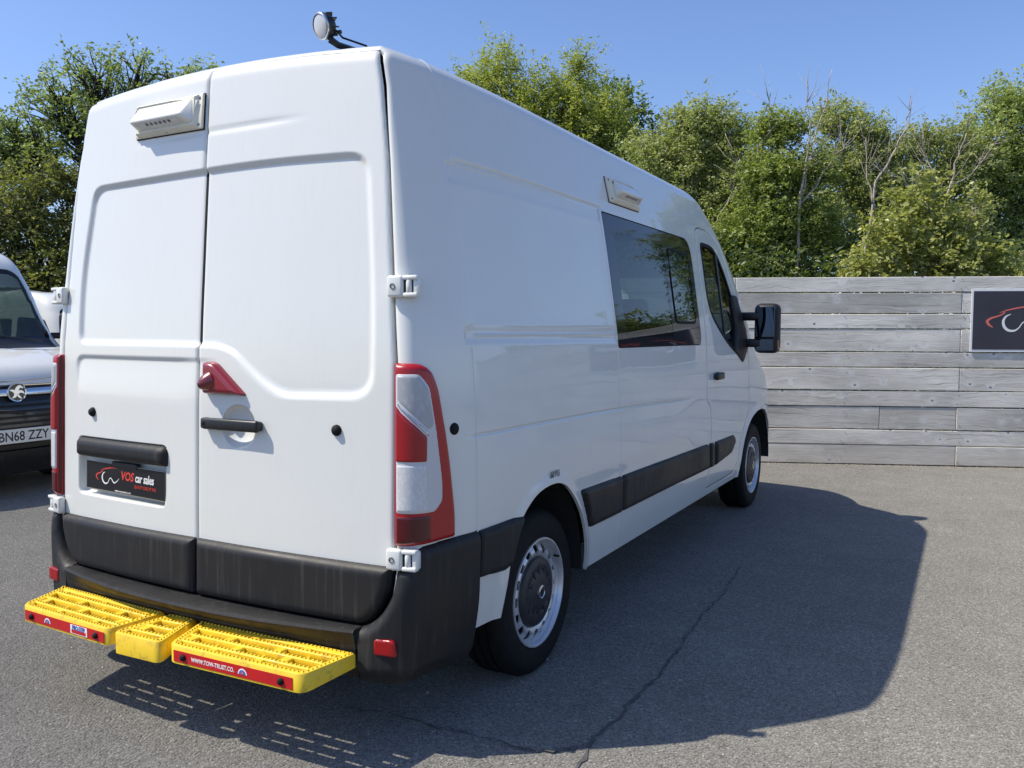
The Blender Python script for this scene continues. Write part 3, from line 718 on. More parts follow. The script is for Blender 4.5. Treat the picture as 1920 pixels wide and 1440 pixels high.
tree('broadleaf_tree','light green rounded tree at the right end above the sign',(3.0,15.4),RT,2000,36,.115,.066,'light','brown',.14,seed=31,fork=.45,nb=70,shell=.3)
for i,(x,y,sc,sd) in enumerate(((6.6,15.0,.66,41),(9.4,16.2,.66,43),(12.6,17.4,.75,47))):
    B=[(x+g0*sc,y+g1*sc,z*sc,r*sc) for g0,g1,z,r in ((0,0,4.6,.7),(-.8,.1,4.0,.8),(.8,0,3.9,.8),(0,-.3,3.0,1.0),(-1.1,.1,2.6,.9),(1.1,.2,2.6,.9),(.3,0,1.8,1.0))]
    tree('broadleaf_tree',('round','tall','broad')[i]+' green tree beyond the fence to the right of the sign',(x,y),B,900,26,.14,.12,'light' if i!=1 else 'dark','brown',.14,seed=sd,nb=40)
# undergrowth that closes the belt below the crowns
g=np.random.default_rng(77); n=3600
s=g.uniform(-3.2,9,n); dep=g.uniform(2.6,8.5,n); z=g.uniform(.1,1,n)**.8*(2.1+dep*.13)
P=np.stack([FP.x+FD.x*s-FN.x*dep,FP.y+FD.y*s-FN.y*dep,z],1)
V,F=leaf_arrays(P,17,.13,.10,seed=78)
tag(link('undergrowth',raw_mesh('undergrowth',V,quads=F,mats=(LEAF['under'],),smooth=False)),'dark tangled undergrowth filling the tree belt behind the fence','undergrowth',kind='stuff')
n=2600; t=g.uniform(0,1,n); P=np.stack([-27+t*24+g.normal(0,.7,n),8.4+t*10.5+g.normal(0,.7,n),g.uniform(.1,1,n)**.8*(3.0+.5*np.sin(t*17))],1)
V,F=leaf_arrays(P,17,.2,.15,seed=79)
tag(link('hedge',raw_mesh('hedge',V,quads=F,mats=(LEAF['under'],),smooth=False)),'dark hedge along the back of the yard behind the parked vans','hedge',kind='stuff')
# pale dead stems standing out of the scrub
def dead(label,paths,seed,r0):
    g=np.random.default_rng(seed); b0=paths[0][0]; root=thing('dead_stem',label,'dead tree',(b0[0],b0[1],0),'pale dead stems in the tree belt')
    for q,p in enumerate(paths):
        p=np.array(p,float); pts=[]
        for i in range(len(p)-1):
            for t in np.linspace(0,1,4,endpoint=False): pts.append(p[i]+(p[i+1]-p[i])*t+g.normal(0,.018,3))
        pts.append(p[-1]); m=len(pts); rad=[r0*(1-.86*i/m)*(1 if q==0 else .6) for i in range(m)]
        MB().tube(pts,rad,6).build('trunk' if q==0 else 'branch',BARK['pale'],root,smooth=True)
        tw=MB()
        for k in range(12):
            i=g.integers(m//3,m-1); a=np.array(pts[i]); d=np.array(pts[min(i+2,m-1)])-a; d/=np.linalg.norm(d)+1e-9
            d=d+g.normal(0,.5,3); d[2]=abs(d[2])*.8+.2; d/=np.linalg.norm(d); L=g.uniform(.18,.62)
            pp=[a,a+d*L*.5+g.normal(0,.03,3),a+d*L+g.normal(0,.05,3)+np.array([0,0,.05])]; tw.tube(pp,[r0*.20,r0*.13,r0*.05],4)
        tw.build('twigs',BARK['pale'],root,smooth=True)
    return root
dead('long leaning pale dead stem above the door mirror',[[(-.73,11.22,1.2),(-.73,11.22,2.2),(-.60,11.31,2.37),(-.53,11.36,2.61),(-.51,11.41,3.19),(-.74,11.32,3.61),(-.9,11.26,4.02),(-1.06,11.2,4.43)],[(-.69,11.11,3.3),(-.57,11.23,4.1),(-.41,11.36,4.7),(-.43,11.37,5.0)]],51,.036)
dead('tallest forked pale dead stem, its tips against the sky',[[(.05,11.05,1.5),(.1,11.08,3.43),(.22,11.18,3.9),(.31,11.27,4.38),(.46,11.41,5.24)],[(.17,11.13,3.4),(.2,11.2,4.3),(.12,11.23,5.15)],[(.1,11.08,3.2),(.5,11.3,3.9),(.75,11.4,4.2)]],53,.028)
dead('slim curved pale dead stem over the lime sapling',[[(.95,11.25,1.6),(1.09,11.4,3.55),(1.35,11.58,4.02),(1.5,11.7,4.49),(1.51,11.73,4.8)],[(1.1,11.3,3.2),(1.0,11.3,3.7),(.95,11.3,4.1)]],57,.024)
dead('spreading pale dead stem between sapling and right hand tree',[[(1.9,11.6,1.6),(2.0,11.65,3.3),(2.12,11.75,3.75),(2.25,11.83,4.2),(2.3,11.85,4.45)],[(2.0,11.65,3.3),(1.75,11.6,3.8),(1.7,11.6,4.2)],[(2.0,11.65,3.4),(2.4,11.9,3.7),(2.65,12.0,4.1)],[(1.95,11.6,3.0),(1.5,11.4,3.5),(1.2,11.3,3.7)]],59,.022)
dead('low pale dead stem in the scrub left of the mirror',[[(-1.3,11.0,1.4),(-1.25,11.1,2.9),(-1.5,11.1,3.3),(-1.9,11.2,3.55)],[(-1.25,11.1,2.9),(-.95,11.1,3.4),(-.8,11.1,3.9)]],61,.024)

# ================================================================ the white panel van
S=MAIN
van=thing('panel_van','large white high roof panel van with yellow rear step, seen from behind','van',(0,2.3,0))
def mirror(o):
    c=copy_tree(o,o.parent); c.scale=(-1,1,1); return c
Ls=S.ysw()
WS=None
def wrap_sheet(U,V):
    P=S.wrap(U[:,None],V[None,:]); N=S.normal(P)
    return sheet(P,N,U[:,None],V[None,:],np.interp(U,WU,WW)[:,None])
# arclength table along the wrap at z = 1
WU=np.concatenate([np.linspace(-.72,0,60)[:-1],np.linspace(0,1,80)[:-1],np.linspace(1,3.2+Ls,300)])
_p=S.wrap(WU,np.full_like(WU,1.0)); WW=np.concatenate([[0],np.cumsum(np.linalg.norm(np.diff(_p,axis=0),axis=1))]); WW-=np.interp(0,WU,WW)
X_,Y_,Z_,W_=(lambda D:D[:,0]),(lambda D:D[:,1]),(lambda D:D[:,2]),(lambda D:D[:,8])
yz=lambda poly:(lambda D:sdpoly(D[:,1],D[:,2],poly))
wz=lambda poly:(lambda D:sdpoly(D[:,8],D[:,2],poly))
xz=lambda poly:(lambda D:sdpoly(D[:,0],D[:,2],poly))

DOOR_HOLE=[(-.2,.2),(.80,.2),(.864,.62),(.859,1.285),(.834,1.59),(.804,1.935),(.774,2.185),(.750,2.300),(.734,2.315),(.4,2.338),(-.2,2.347)]
WIN=rnd([(1.565,1.303),(2.930,1.297),(2.955,1.940),(1.575,1.947)],[.01,.06,.12,.01])
GLASS_A=rnd([(1.68,1.35),(2.405,1.35),(2.415,1.868),(1.70,1.862)],.03)
GLASS_B=rnd([(2.475,1.43),(2.845,1.43),(2.865,1.835),(2.485,1.846)],.035)
FDOOR=rnd([(3.115,2.01),(3.065,1.70),(3.035,1.32),(3.012,1.0),(3.015,.958),(3.10,.905),(3.13,.667),(3.07,.414),(3.07,.395),(3.74,.395),(3.83,.46),(3.88,.60),(4.01,.735),(4.11,.80),(4.105,1.18),(4.06,1.32),(3.86,1.66),(3.66,1.95),(3.45,2.035),(3.2,2.04)],[.05,.2,.2,.1,.03,.03,.1,.02,.02,.02,.05,.1,.1,.03,.1,.1,.3,.15,.1,.05],3)
DWIN=rnd([(3.185,1.935),(3.47,1.930),(3.62,1.82),(3.82,1.56),(3.99,1.28),(3.85,1.205),(3.55,1.30),(3.36,1.39),(3.21,1.49),(3.165,1.62)],[.04,.1,.1,.2,.03,.05,.2,.2,.08,.1],3)
ARCH_R=[(.475,.20),(.485,.40),(.52,.58),(.585,.695),(.68,.765),(.77,.785),(.86,.786),(.94,.762),(1.03,.70),(1.12,.602),(1.17,.489),(1.20,.358),(1.20,.20)]
ARCH_F=[(3.885,.20),(3.88,.42),(3.93,.56),(4.03,.67),(4.16,.74),(4.32,.778),(4.48,.785),(4.66,.765),(4.82,.70),(4.95,.59),(5.01,.44),(5.02,.20)]
ARCH_R=rnd(ARCH_R,[0,.1]+[.12]*(len(ARCH_R)-4)+[.1,0],4); ARCH_F=rnd(ARCH_F,[0,.1]+[.12]*(len(ARCH_F)-4)+[.1,0],4)
SCREEN=rnd([(-.3,1.33),(.78,1.36),(.84,1.42),(.74,1.99),(.66,2.05),(-.3,2.09)],.04)
FBUMP=[(4.9,.1),(4.99,.60),(5.03,.66),(6,.66),(6,.1)]
SEAMS=(.315,1.555)
def hside(D):
    y,z=D[:,1],D[:,2]; h=np.zeros(len(D)); on=(D[:,3]>.75)&(y>.2)
    # recessed load panel between belt ledge and roof groove
    dp=sdpoly(y,z,rnd([(.27,1.335),(1.60,1.322),(1.60,1.958),(.30,1.968)],[.02,0,0,.02]))
    fz=np.where(z>1.9,.012,np.where(z<1.40,.030,.13))
    h-=.006*sstep(-dp/fz)*np.where(y>1.55,0,1)*on
    # sealed roof groove, ridge to the roof, belt line, swage line
    zg=1.972-.0105*(y-.34)
    h-=.006*np.exp(-((z-zg)/.007)**2)*on*sstep((y-.34)/.02)*sstep((1.585-y)/.01)
    h+=.003*np.exp(-((y-.335)/.006)**2)*sstep((z-1.96)/.02)*(D[:,3]>.3)
    h+=.0035*np.exp(-((z-1.371)/.0035)**2)*on*sstep((y-.33)/.02)*sstep((1.57-y)/.02)
    zf=interp_s(y,[.2,.68,1.52,2.62],[1.027,1.031,1.022,.994])
    h-=.0055*np.exp(-((z-zf)/.005)**2)*on*sstep((y-.24)/.12)*sstep((2.75-y)/.3)
    h+=.006*sstep((zf-z)/.12)*on*sstep((z-.70)/.1)*sstep((y-.24)/.3)*sstep((2.9-y)/.6)
    for ys,z0,z1 in ((SEAMS[0],.55,1.335),(SEAMS[1],.36,1.31)):
        h-=.004*np.exp(-((y-ys)/.0022)**2)*on*sstep((z-z0)/.02)*sstep((z1-z)/.02)
    # door edges turn in
    for pl in (FDOOR,):
        d=sdpoly(y,z,pl); h-=.004*np.clip(1-np.abs(d)/.008,0,1)**2*on
    rear=y<.25
    d=sdpoly(D[:,0],z,DOOR_HOLE); h-=np.where(rear,.006*np.clip(1-d/.012,0,1)**2,0)
    # pressed fender lip round the arches
    for A in (ARCH_R,ARCH_F):
        d=sdpoly(y,z,A); h+=.010*sstep(1-d/.05)*on*(z>.3)
    return h
U=np.concatenate([np.linspace(-.72,-.02,30),lines(0,1,.016),1+lines(.016,Ls,.016,[(SEAMS[0]-S.yr,.006,13),(.335-S.yr,.015,17),(SEAMS[1]-S.yr,.006,13),(3.08-S.yr,.09,30)]),1+Ls+np.linspace(.01,1,90),2+Ls+np.linspace(.06,1,16),3+Ls+np.linspace(.04,.78,18)])
V=np.concatenate([lines(.345,2.12,.012,[(1.965,.022,31),(1.37,.008,13),(1.325,.03,19),(1.02,.032,34),(.70,.1,22)]),2.12+np.linspace(.03,1,30)])
full=wrap_sheet(U,V)
b=cut_out(full,lambda D:np.maximum(xz(DOOR_HOLE)(D),D[:,1]-.28))
b=clip(b,lambda D:-D[:,0]-.003)
b=cut_out(b,yz(WIN)); b=cut_out(b,yz(ARCH_R)); b=cut_out(b,yz(ARCH_F))
def fd(g): return lambda D:np.maximum(yz(FDOOR)(D)+g,.45-D[:,3])
fdoor_sh=clip(b,fd(.0035)); b=cut_out(b,fd(-.0035))
scr=lambda g:(lambda D:np.maximum(np.maximum(xz(SCREEN)(D)+g,.30-D[:,4]),3.4-D[:,1]))
screen_sh=clip(b,scr(.004)); b=cut_out(b,scr(0))
fb=lambda D:yz(FBUMP)(D)
fbump_sh=clip(b,fb); b=cut_out(b,fb)
body=finish('body_side',b,M['paint'],van,hside,.014)
mirror(body)
finish('front_bumper',fbump_sh,M['plastic'],van,lambda D:np.full(len(D),.012),.02); 
mirror(bpy.data.objects['front_bumper'])
w=finish('windscreen',screen_sh,M['clearglass'],van,None,0); mirror(w)
# roof skin with shallow ribs
gx=np.linspace(-.72,.72,60); gy=lines(.30,3.46,.03)
P=S.roof_pts(gx[:,None],gy[None,:]); 
r=finish('roof',sheet(P,S.normal(P),gx[:,None],gy[None,:],0*gy[None,:]),M['paint'],van,lambda D:-.006*np.cos(D[:,0]*2*np.pi/.24)**8*sstep((D[:,1]-.5)/.1)*sstep((3.0-D[:,1])/.2),0)
# ---- front doors
d=cut_out(fdoor_sh,yz(DWIN)); fdoor=finish('front_door',d,M['paint'],van,hside,.02)
g=clip(fdoor_sh,lambda D:yz(DWIN)(D)); finish('door_window',g,M['clearglass'],fdoor,lambda D:np.full(len(D),-.006),0)
fr=clip(fdoor_sh,lambda D:np.maximum(yz(DWIN)(D)-.012,-yz(DWIN)(D)-.010)); finish('window_seal',fr,M['rubber'],fdoor,lambda D:np.full(len(D),.003),.012)
bar=clip(fdoor_sh,lambda D:np.maximum(yz(DWIN)(D),np.abs(D[:,1]-(3.50+.06*(D[:,2]-1.6)))-.016)); finish('window_bar',bar,M['black'],fdoor,lambda D:np.full(len(D),.002),.01)
SAIL=rnd([(3.76,1.63),(3.90,1.63),(4.05,1.38),(4.07,1.25),(3.92,1.155),(3.70,1.25),(3.78,1.42)],.02)
sl=clip(full,lambda D:np.maximum(yz(SAIL)(D),.45-D[:,3])); finish('mirror_mount',sl,M['plastic'],fdoor,lambda D:pillow(yz(SAIL)(D),.016,.03),.01)
hp=S.side_pts(np.array([3.22]),np.array([1.095]))[0]
MB().box((hp[0]+.020,3.235,1.094),(.03,.155,.046),.012,3).box((hp[0]+.006,3.235,1.094),(.03,.05,.05),.012,2).build('door_handle',M['black'],fdoor,smooth=True,angle=40)
mirror(fdoor)
# ---- door mirrors
mir=MB().box((1.165,4.07,1.40),(.175,.13,.355),.045,4).build('door_mirror',M['plastic'],van,smooth=True)
MB().box((1.160,4.002,1.445),(.135,.008,.215),.003,1).build('mirror_glass',M['mirror'],mir)
MB().box((1.160,4.002,1.283),(.125,.008,.085),.003,1).build('wide_angle_glass',M['mirror'],mir)
MB().box((1.244,4.05,1.285),(.016,.05,.07),.006,2).build('indicator_lamp',M['orange'],mir,smooth=True)
am=MB(); MB().box((1.055,4.03,1.485),(.15,.07,.060),.014,2).build('mirror_arm',M['black'],mir,smooth=True,angle=50); MB().box((1.055,4.03,1.295),(.16,.07,.060),.014,2).build('mirror_arm',M['black'],mir,smooth=True,angle=50)
mirror(mir)
# ---- side windows of the crew cab (flush black glazing, one opening light)
wp=clip(full,lambda D:yz(WIN)(D)+.006); fr=cut_out(cut_out(wp,yz(GLASS_A)),yz(GLASS_B))
swin=finish('side_window',fr,M['frit'],van,lambda D:np.full(len(D),-.001),.01)
finish('pane',clip(full,yz(GLASS_A)),M['glass'],swin,lambda D:np.full(len(D),-.0015),0)
finish('pane',clip(full,lambda D:yz(GLASS_B)(D)+.008),M['glass'],swin,lambda D:np.full(len(D),.002),.006)
finish('vent_seal',clip(full,lambda D:np.abs(yz(GLASS_B)(D)+.001)-.007),M['rubber'],swin,lambda D:np.full(len(D),.003),.008)
finish('window_seal',clip(full,lambda D:np.abs(yz(WIN)(D)+.001)-.006),M['rubber'],swin,lambda D:np.full(len(D),-.002),.01)
hp=S.side_pts(np.array([2.86]),np.array([1.50]))[0]
MB().box((hp[0],2.868,1.47),(.012,.02,.05),.004,2).build('vent_catch',M['rubber'],swin)
mirror(swin)
# ---- cladding along the sill
def mould(name,poly,H=.02,r=.022,c=.006):
    pl=rnd(poly,c,3); s=clip(clip(full,yz(pl)),lambda D:.5-D[:,3]); s=cut_out(s,yz(ARCH_R))
    o=finish(name,s,M['plastic'],van,lambda D:pillow(yz(pl)(D),H,r)-.003,.012); mirror(o); return o
mould('side_moulding',[(.322,.530),(.322,.698),(.60,.704),(.60,.55),(.48,.520)],.026)
mould('side_moulding',[(1.10,.714),(1.560,.703),(1.562,.527),(1.20,.531),(1.155,.62)],.024)
mould('side_moulding',[(1.580,.703),(3.02,.681),(3.055,.522),(1.584,.529)],.024)
mould('side_moulding',[(3.07,.679),(3.150,.676),(3.180,.518),(3.09,.520)],.022)
mould('side_moulding',[(3.20,.675),(3.66,.670),(3.70,.62),(3.59,.55),(3.22,.520)],.024)
FL=[(.325,.535),(.475,.535),(.405,.345),(.30,.335)]
s=clip(full,yz(FL)); o=finish('mud_flap',s,simple('flap_white',(.60,.59,.56),.6,var=.08,vscale=14),van,lambda D:-.002-.035*sstep((.52-D[:,2])/.2),.006); mirror(o)
# sealant bead in the roof groove
sb=clip(full,lambda D:np.maximum(np.maximum(np.abs(D[:,2]-(1.972-.0105*(D[:,1]-.34)))-.009,np.maximum(.345-D[:,1],D[:,1]-1.575)),.5-D[:,3]))
o=finish('groove_sealant',sb,M['sealant'],van,lambda D:np.full(len(D),-.0062),0); mirror(o)
# round rubber plug behind the tail light
def on_side(y,z):
    p=S.side_pts(np.array([y]),np.array([z])); return Vector(p[0]),Vector(S.normal(p)[0])
def on_rear(x,z):
    p=S.rear_pts(np.array([x]),np.array([z])); return Vector(p[0]),Vector(S.normal(p)[0])
def sframe(p,n):
    x=Vector((0,0,1)).cross(n).normalized(); y=n.cross(x)
    return Matrix(((x.x,y.x,n.x,p.x),(x.y,y.y,n.y,p.y),(x.z,y.z,n.z,p.z),(0,0,0,1)))
p,n=on_side(.21,1.061); mirror(MB().lathe([(0,.006),(.012,.0055),(.020,.002),(.021,-.002)],20,tuple(n),tuple(p)).build('side_plug',M['rubber'],van,smooth=True))
p,n=on_side(.845,.806); T=sframe(p+n*.0115,n); text('pressure_lettering','68 PSI',.036,M['ink'],van,T@Matrix.Translation((-.05,.004,.0015)),sx=.9)

# ---- rear doors
def rear_sheet(x0,x1,z0,z1,dx,dz,rx=(),rz=()):
    x=lines(x0,x1,dx,rx); z=lines(z0,z1,dz,rz); P=S.rear_pts(x[:,None],z[None,:])
    return sheet(P,S.normal(P),x[:,None],z[None,:],x[:,None]*0)
DR=[(.0020,.605),(.853,.605),(.853,.615),(.849,1.285),(.825,1.59),(.795,1.935),(.765,2.185),(.741,2.295),(.727,2.312),(.4,2.334),(.0020,2.343)]
DL=[(-x,z) for x,z in DR]
DL=[(min(x,-.0020)-(.006 if x<-.5 and z>.5 else 0),z) for x,z in DL]
PAN=rnd([(.776,1.16),(.395,1.150),(.290,1.205),(.165,1.300),(.10,1.318),(-.10,1.322),(-.745,1.322),(-.742,1.60),(-.700,1.83),(-.675,1.968),(-.3,1.972),(.3,1.985),(.728,1.978),(.745,1.80),(.776,1.45)],[.10,.10,.3,.08,.12,.3,.055,.3,.2,.15,.3,.3,.12,.3,.3])
BAND=rnd([(.30,1.288),(-.76,1.288),(-.76,1.05),(.30,1.05)],.055)
PLATE_REC=rnd([(-.165,.955),(-.74,.955),(-.74,.714),(-.175,.714)],.03)
BOWL=(.205,1.045,.078)
def hrear(D,poly):
    x,z=D[:,0],D[:,2]; h=np.zeros(len(D))
    d=sdpoly(x,z,PAN); h-=.014*sstep(-d/.026)
    d=sdpoly(x,z,BAND); h-=.009*sstep(-d/.022)*sstep((z-1.10)/.19)*sstep((.12-x)/.25)
    d=sdpoly(x,z,PLATE_REC); h-=.032*sstep(-d/.014)
    r=np.hypot(x-BOWL[0],(z-BOWL[1])); h-=.032*np.sqrt(np.maximum(1-(r/BOWL[2])**2,0))
    h-=.005*np.exp(-((z-2.105-.012*(x+.1))/.008)**2)*sstep((x+.42)/.15)*sstep((.50-x)/.25)
    h-=.016*np.maximum(.745-z,0)**1.0*.6
    e=-sdpoly(x,z,poly); h-=.006*np.clip(1-e/.010,0,1)**2
    return h
rz=[(1.05,.1,60),(1.30,.035,24),(.95,.02,14),(.72,.02,12),(1.975,.03,20)]
for nm,pl,x0,x1 in (('rear_door',DR,.0,.87),('rear_door',DL,-.88,0.0)):
    rx=[(.205,.085,44)] if x1>.5 else [(-.45,.30,70)]
    sh=clip(rear_sheet(x0,x1,.41,2.346,.009,.009,rx,rz),xz(pl))
    dr=finish(nm,sh,M['paint'],van,(lambda D,pl=pl:hrear(D,pl)),.022)
    sgn=1 if x1>.5 else -1
    if sgn>0: rdoor=dr
    else: ldoor=dr
    # black lower cladding
    CL=rnd([(sgn*x,z) for x,z in ((.0030,.418),(.755,.418),(.802,.462),(.842,.54),(.850,.622),(.0030,.627))],[.012,.06,.06,.06,.012,.012])
    sh=clip(rear_sheet(min(sgn*.006,sgn*.86),max(sgn*.006,sgn*.86),.41,.63,.01,.006,[(sgn*.012,.012,9),(sgn*.83,.03,14)],[(.61,.015,14),(.43,.012,10)]),xz(CL))
    finish('door_cladding',sh,M['plastic'],dr,lambda D,CL=CL:pillow(xz(CL)(D),.034,.034)-.010,.05)
    p,n=on_rear(sgn*.632,1.055); MB().lathe([(0,.016),(.012,.0145),(.0185,.006),(.0195,-.004)],20,tuple(n),tuple(p)).build('door_buffer',M['rubber'],dr,smooth=True)
sl_=clip(rear_sheet(-.03,.03,.40,2.335,.006,.03),lambda D:np.abs(D[:,0])-.014); finish('door_seal',sl_,M['rubber'],rdoor,lambda D:np.full(len(D),-.016),0)  # black seal strip added behind the centre gap so it reads dark
bk=[(-.87,.43),(.87,.43),(.87,.66),(-.87,.66)]; finish('gap_backing',clip(rear_sheet(-.9,.9,.42,.67,.05,.05),xz(bk)),M['under'],van,lambda D:np.full(len(D),-.055),0)  # dark sheet added behind the cladding so the gaps there read black
# handle over its bowl
p,n=on_rear(.185,1.052); T=sframe(p,n)
b=MB(); b.T=T; b.box((.004,0,.024),(.266,.042,.022),.010,4); b.box((-.128,0,.012),(.024,.040,.034),.008,2); b.box((.126,0,.010),(.018,.034,.026),.008,2)
hd=b.build('door_handle',M['black'],rdoor,smooth=True,angle=45)
b=MB(); b.T=T; b.cyl((-.116,0,.0345),(0,0,1),.008,.002,14); b.build('lock_barrel',M['rubber'],rdoor)
# plate garnish
GA=rnd([(-.155,.950),(-.735,.950),(-.735,.872),(-.158,.872)],[.045,.03,.012,.01])
sh=clip(rear_sheet(-.75,-.14,.86,.96,.01,.004),xz(GA)); finish('plate_garnish',sh,M['plastic'],ldoor,lambda D:pillow(xz(GA)(D),.030,.032)-.006,.035)
p,n=on_rear(-.44,.855); T=sframe(p,n); b=MB(); b.T=T
b.box((.01,0,-.012),(.16,.022,.02),.003,1); b.build('plate_lamp',M['black'],ldoor)
# ---- number plates (yellow plate behind a black dealer plate)
p,n=on_rear(-.432,.797); T=sframe(p+n*(-.012),n)@Matrix.Rotation(math.radians(-.6),4,'Z')
pl=MB(); pl.T=T; pl.box((0,0,.004),(.505,.111,.004),.0015,1); plate=pl.build('number_plate',M['gloss'],van)
b=MB(); b.T=T; b.box((.014,-.002,-.001),(.512,.113,.003),.001,1); b.build('yellow_plate',M['yellowplate'],plate)
b=MB(); b.T=T
for pts in (((-.255,.057),(.255,.057)),((.255,.057),(.255,-.057)),((.255,-.057),(-.255,-.057)),((-.255,-.057),(-.255,.057))): ribbon(b,pts,[.002,.002],.0063)
b.build('plate_edge',M['silver'],plate)
logo(plate,T@Matrix.Translation((-.185,-.016,0)),.150,.0064,(M['redprint'],M['white']))
text('lettering','VOS',.047,M['redprint'],plate,T@Matrix.Translation((-.022,.0,.0064)),.18,sx=.92,bold=.001)
text('lettering','car sales',.047,M['white'],plate,T@Matrix.Translation((.070,.0,.0064)),.12,sx=.72,bold=.0008)
text('lettering','QUALITY CARS AT VOS',.017,M['redprint'],plate,T@Matrix.Translation((.064,-.024,.0064)),.1,sx=.75)
text('lettering','www.voscarsales.co.uk',.011,M['white'],plate,T@Matrix.Translation((-.06,-.051,.0064)),0)
# ---- high brake light with reversing camera
CB=rnd([(.045,1.272),(.098,1.275),(.240,1.162),(.238,1.155),(.045,1.155)],[.012,.05,.012,.012,.014])
sh=clip(rear_sheet(.03,.25,1.14,1.29,.003,.003),xz(CB)); cb=finish('high_brake_light',sh,M['lampred'],van,lambda D:pillow(xz(CB)(D),.030,.020),.02)
p,n=on_rear(.085,1.205); a=(n*.8+Vector((-.45,-.1,-.40))).normalized()
MB().lathe([(.036,0),(.031,.018),(.022,.036),(.014,.046),(0,.048)],20,tuple(a),tuple(p+n*.014)).build('reversing_camera',mat_lens('camera_housing',(.16,.010,.018)),cb,smooth=True)
MB().lathe([(.011,0),(.010,.004),(0,.005)],14,tuple(a),tuple(p+n*.014+a*.0455)).build('camera_lens',M['gloss'],cb,smooth=True)
# ---- hinges
def hinge(z,xo,y):
    R3=Matrix.Rotation(math.radians(9),3,'Z'); q=lambda v:Vector((xo,y,z))+R3@Vector(v)
    b=MB(); b.box(tuple(q((.018,0,0))),(.056,.030,.070),.009,3,R3); b.box(tuple(q((.070,.004,.0275))),(.052,.032,.015),.005,2,R3); b.box(tuple(q((.070,.004,-.0275))),(.052,.032,.015),.005,2,R3); b.box(tuple(q((.088,.012,0))),(.022,.030,.060),.006,2,R3)
    h=b.build('hinge',M['paint'],van,smooth=True,angle=45)
    MB().box(tuple(q((.060,.010,0))),(.036,.022,.044),0,1,R3).build('hinge_slot',M['seal'],h)
    MB().cyl(tuple(q((.064,.000,-.024))),(0,0,1),.0105,.048,14).build('hinge_pin',M['paint'],h,smooth=True,angle=45)
    MB().lathe([(.0095,0),(.0095,.002),(.0065,.002),(.0065,-.001),(0,-.001)],14,tuple(R3@Vector((0,-1,0))),tuple(q((.012,-.0153,0)))).build('bolt',M['metalgrey'],h)
    mirror(h)
hinge(1.527,.838,.053); hinge(.653,.852,.018)
# ---- tail lights
TAIL=rnd([(.139,1.283),(.228,1.280),(.267,1.256),(.292,1.197),(.332,.984),(.355,.786),(.355,.702),(.225,.697),(.139,.690)],[.01,.04,.04,.1,.2,.1,.01,.05,.01])
ul=np.unique(np.concatenate([np.linspace(-.02,1.06,150)])); vl=lines(.66,1.30,.005)
tsh=wrap_sheet(ul,vl)
hT=lambda D:pillow(wz(TAIL)(D),.022,.022)
tl=finish('tail_light',clip(tsh,wz(TAIL)),M['red'],van,hT,.012)
def tpart(name,poly,mat,c=.012,up=.0022,rim=.006):
    pl=rnd(poly,c,4); finish(name,clip(tsh,wz(pl)),mat,tl,lambda D:hT(D)+pillow(wz(pl)(D),up,rim)-.0004,0)
tpart('edge_band',[(.1405,1.279),(.228,1.276),(.263,1.253),(.287,1.195),(.327,.984),(.350,.786),(.350,.706),(.225,.702),(.1405,.696)],M['brightred'],.012,.0015,.010)
tpart('clear_lens',[(.151,1.249),(.216,1.248),(.246,1.199),(.270,1.062),(.291,.901),(.291,.834),(.262,.802),(.151,.800)],M['clear2'],.012,.0035)
tpart('turn_lens',[(.156,1.243),(.214,1.243),(.241,1.197),(.258,1.098),(.258,1.082),(.238,1.066),(.156,1.170)],M['greylens'],.008,.0050)
tpart('brake_lens',[(.151,1.152),(.235,1.048),(.233,.966),(.151,.966)],M['red'],.006,.0065)
tpart('reverse_lens',[(.153,.960),(.233,.960),(.233,.806),(.153,.806)],M['clear'],.006,.0052)
tpart('fog_lens',[(.149,.792),(.244,.795),(.244,.712),(.149,.700)],M['dkred'],.006,.003)
tpart('dark_edge',[(.1395,1.276),(.147,1.276),(.147,.700),(.1395,.698)],M['dkred'],.002,.0022,.004)
tpart('chrome_strip',[(.151,1.160),(.157,1.160),(.240,1.060),(.240,1.049),(.234,1.049)],M['silver'],.001,.0065,.003)
mirror(tl)
# ---- rear bumper: corners and step ledge
BC=rnd([(-.3,.1),(-.3,.419),(.040,.419),(.095,.464),(.137,.540),(.146,.616),(.172,.622),(.215,.690),(.36,.701),(.9,.701),(.9,.1)],[0,0,.03,.04,.04,.01,.02,.02,.05,0,0],4)
csh=clip(clip(wrap_sheet(np.concatenate([np.linspace(-.72,-.06,3),np.linspace(-.05,1.0,130),1+np.linspace(.005,.03,8)]),lines(.245,.71,.006)),wz(BC)),lambda D:np.maximum(.030-D[:,8],D[:,1]-.312))
bc=finish('bumper_corner',csh,M['plastic'],van,lambda D:pillow(wz(BC)(D),.024+.030*sstep((.26-D[:,8])/.2)*sstep((.66-D[:,2])/.12),.040)-.004-.02*sstep((.30-D[:,2])/.06),.03)
RF=rnd([(.088,.343),(.150,.346),(.150,.398),(.088,.394)],.010)
rsh=clip(wrap_sheet(np.linspace(-.05,.9,160),lines(.32,.41,.004)),wz(RF))
finish('bumper_reflector',rsh,M['red'],bc,lambda D:.0500+pillow(wz(RF)(D),.003,.006),.012)
mirror(bc)
V=[];F=[]; xs=np.linspace(-.748,.748,61)
